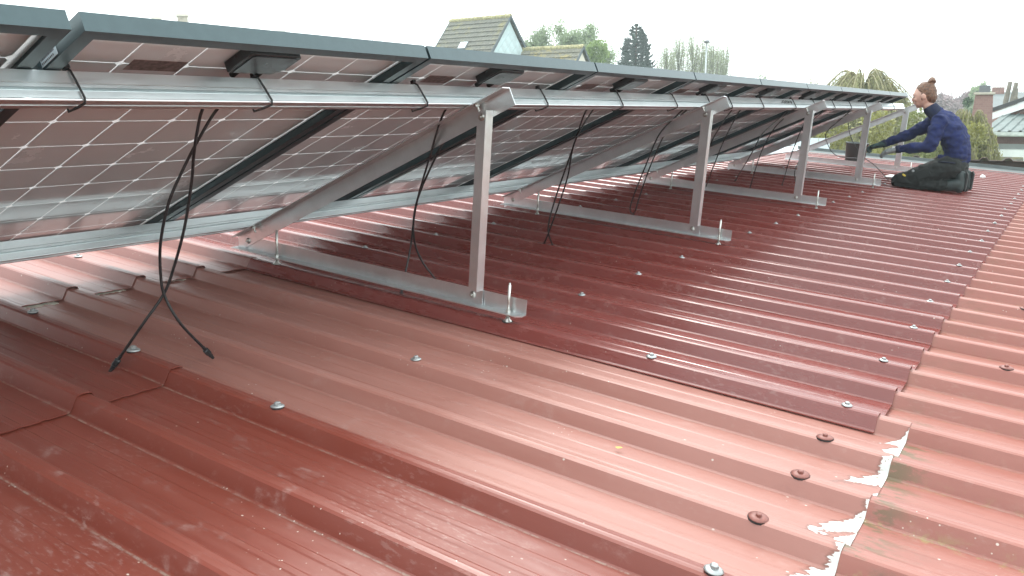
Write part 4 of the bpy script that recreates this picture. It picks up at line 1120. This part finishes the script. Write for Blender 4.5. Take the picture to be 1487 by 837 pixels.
# garage annex with a ribbed grey roof in front of a brick gable
plain('annex_sheet', (.12, .155, .15), .6, 0, .25, 2.5); plain('gutter_white', (.55, .63, .58), .5, 0, .15, 6); plain('annex_wall', (.80, .88, .84), .7, 0, .08, 2); plain('lintel_grey', (.34, .38, .36), .7, 0, .1, 3); plain('roof_dark', (.05, .05, .052), .8)
D = 27.0; pos = ground_at(1428, D); yv = cam_yaw(1428) - math.pi / 2
e = empty('brick_garage', pos, (0, 0, yv), roof=False); tag(e, 'brick gabled garage with ribbed grey lean-to roof and pale wall at right', 'building')
ze = height_at(1428, 191, D); zt = height_at(1428, 166, D + 2.9)
L_ = 6.0
m = MB(); nr = 40; x = .0; rr = []
while x < L_: rr += [(x, 0), (x + .14, 0), (x + .165, .035), (x + .20, .035), (x + .225, 0)]; x += .25
sl_x = .18     # the roof starts further right at the top
o = len(rr)
for (px, pz) in rr: m.v.append((px, -.05, ze + pz))
for (px, pz) in rr: m.v.append((px * (1 - .09) + .55, 2.9, zt + pz))
for i in range(o - 1): m.f.append((i, i + 1, o + i + 1, o + i))
m.build('lean_to_roof', 'annex_sheet', e)
MB().prism([(-.20, ze - .01), (-.20, ze - .10), (-.17, ze - .13), (-.06, ze - .13), (-.03, ze - .10), (-.03, ze - .01), (-.05, ze - .01), (-.05, ze - .09), (-.18, ze - .09), (-.18, ze - .01)][::-1], 'x', -.04, L_).build('gutter', 'gutter_white', e)
MB().box((-.02, -.02, ze - .10), (L_, .02, ze - .02)).build('fascia', 'gutter_white', e)
MB().tube([(.16, -.10, ze - .12), (.16, -.08, ze - .35), (.16, .22, ze - .50), (.16, .22, 0)], .045, 10).build('downpipe', 'gutter_white', e, True)
MB().box((.10, .34, ze - .34), (L_, 2.9, ze - .08)).build('brick_course', 'brick_wall', e)
MB().box((.10, .30, ze - .48), (L_, 2.9, ze - .34)).build('lintel', 'lintel_grey', e)
MB().box((.38, .0, 0), (L_, 2.85, ze - .482)).build('wall', 'annex_wall', e)
MB().box((.10, .33, 0), (.378, 2.85, ze - .482)).build('brick_pier', 'brick_wall', e)
# gable of the main building above the lean-to
D2 = D + 3.0
a = height_at(1440, 163, D2); xs0 = .30; sl_ = (height_at(1487, 139.5, D2) - a) / (47 * D2 / FPX * 1.02)
top = 4.3; zr = a + sl_ * top
MB().prism([(xs0 + .25, 0), (xs0 + 2 * top - .25, 0), (xs0 + 2 * top - .25, a - .05), (xs0 + top, zr - .25), (xs0 + .25, a - .05)], 'y', 2.95, 8).build('gable_wall', 'brick_wall', e)
for s_ in (0, 1):
    f = lambda x: xs0 + x if s_ == 0 else xs0 + 2 * top - x
    MB().prism([(f(-.1), a - .24), (f(top), zr - .20), (f(top), zr + .0), (f(-.1), a - .04)], 'y', 2.70, 2.78).build('bargeboard', 'white_paint', e)
    MB().prism([(f(-.2), a - .05), (f(top), zr + .0), (f(top), zr + .13), (f(-.2), a + .07)], 'y', 2.66, 8.2).build('roof', 'roof_dark', e)
# pale shed roof glimpsed under the array
plain('shed_blue', (.16, .22, .235), .5, 0, .2, 3)
D = 19; pos = ground_at(1165, D); e = empty('garden_shed', pos, (0, 0, cam_yaw(1165) - math.pi / 2), roof=False); tag(e, 'low pale blue shed roof glimpsed under the far end of the array', 'shed')
h = height_at(1165, 207, D); MB().box((-1.0, 0, 0), (.62, 2, h - .7)).build('wall', 'annex_wall', e)
m = MB()
for k in range(7): m.box((-1.05 + k * .243, -.15, h - .75), (-1.05 + k * .243 + .225, .0, h - .72)); m.prism([(-.1, h - .74), (2.1, h), (2.1, h + .03), (-.1, h - .71)], 'x', -1.05 + k * .243, -1.05 + k * .243 + .235)
m.build('roof', 'shed_blue', e)


# thin damp air that pales the distance
hz = MB().box((-260, -30, -1.5), (260, 330, 22)).build('haze', 'white_paint', None)
hm = bpy.data.materials.new('haze_air'); hm.use_nodes = True; hn = hm.node_tree; hn.nodes.remove(hn.nodes['Principled BSDF'])
pv = hn.nodes.new('ShaderNodeVolumePrincipled'); pv.inputs['Color'].default_value = (.86, .97, .97, 1); pv.inputs['Density'].default_value = .0021; pv.inputs['Anisotropy'].default_value = 0
hn.links.new(pv.outputs[0], hn.nodes['Material Output'].inputs['Volume']); hz.data.materials.clear(); hz.data.materials.append(hm); tag(hz, kind='stuff')

# ------------------------------------------------------------------ put the roof frame into the world
for o in ROOF_THINGS:
    o.matrix_world = M @ (Matrix.Translation(o.location) @ o.rotation_euler.to_matrix().to_4x4() @ Matrix.Diagonal((*o.scale, 1)))
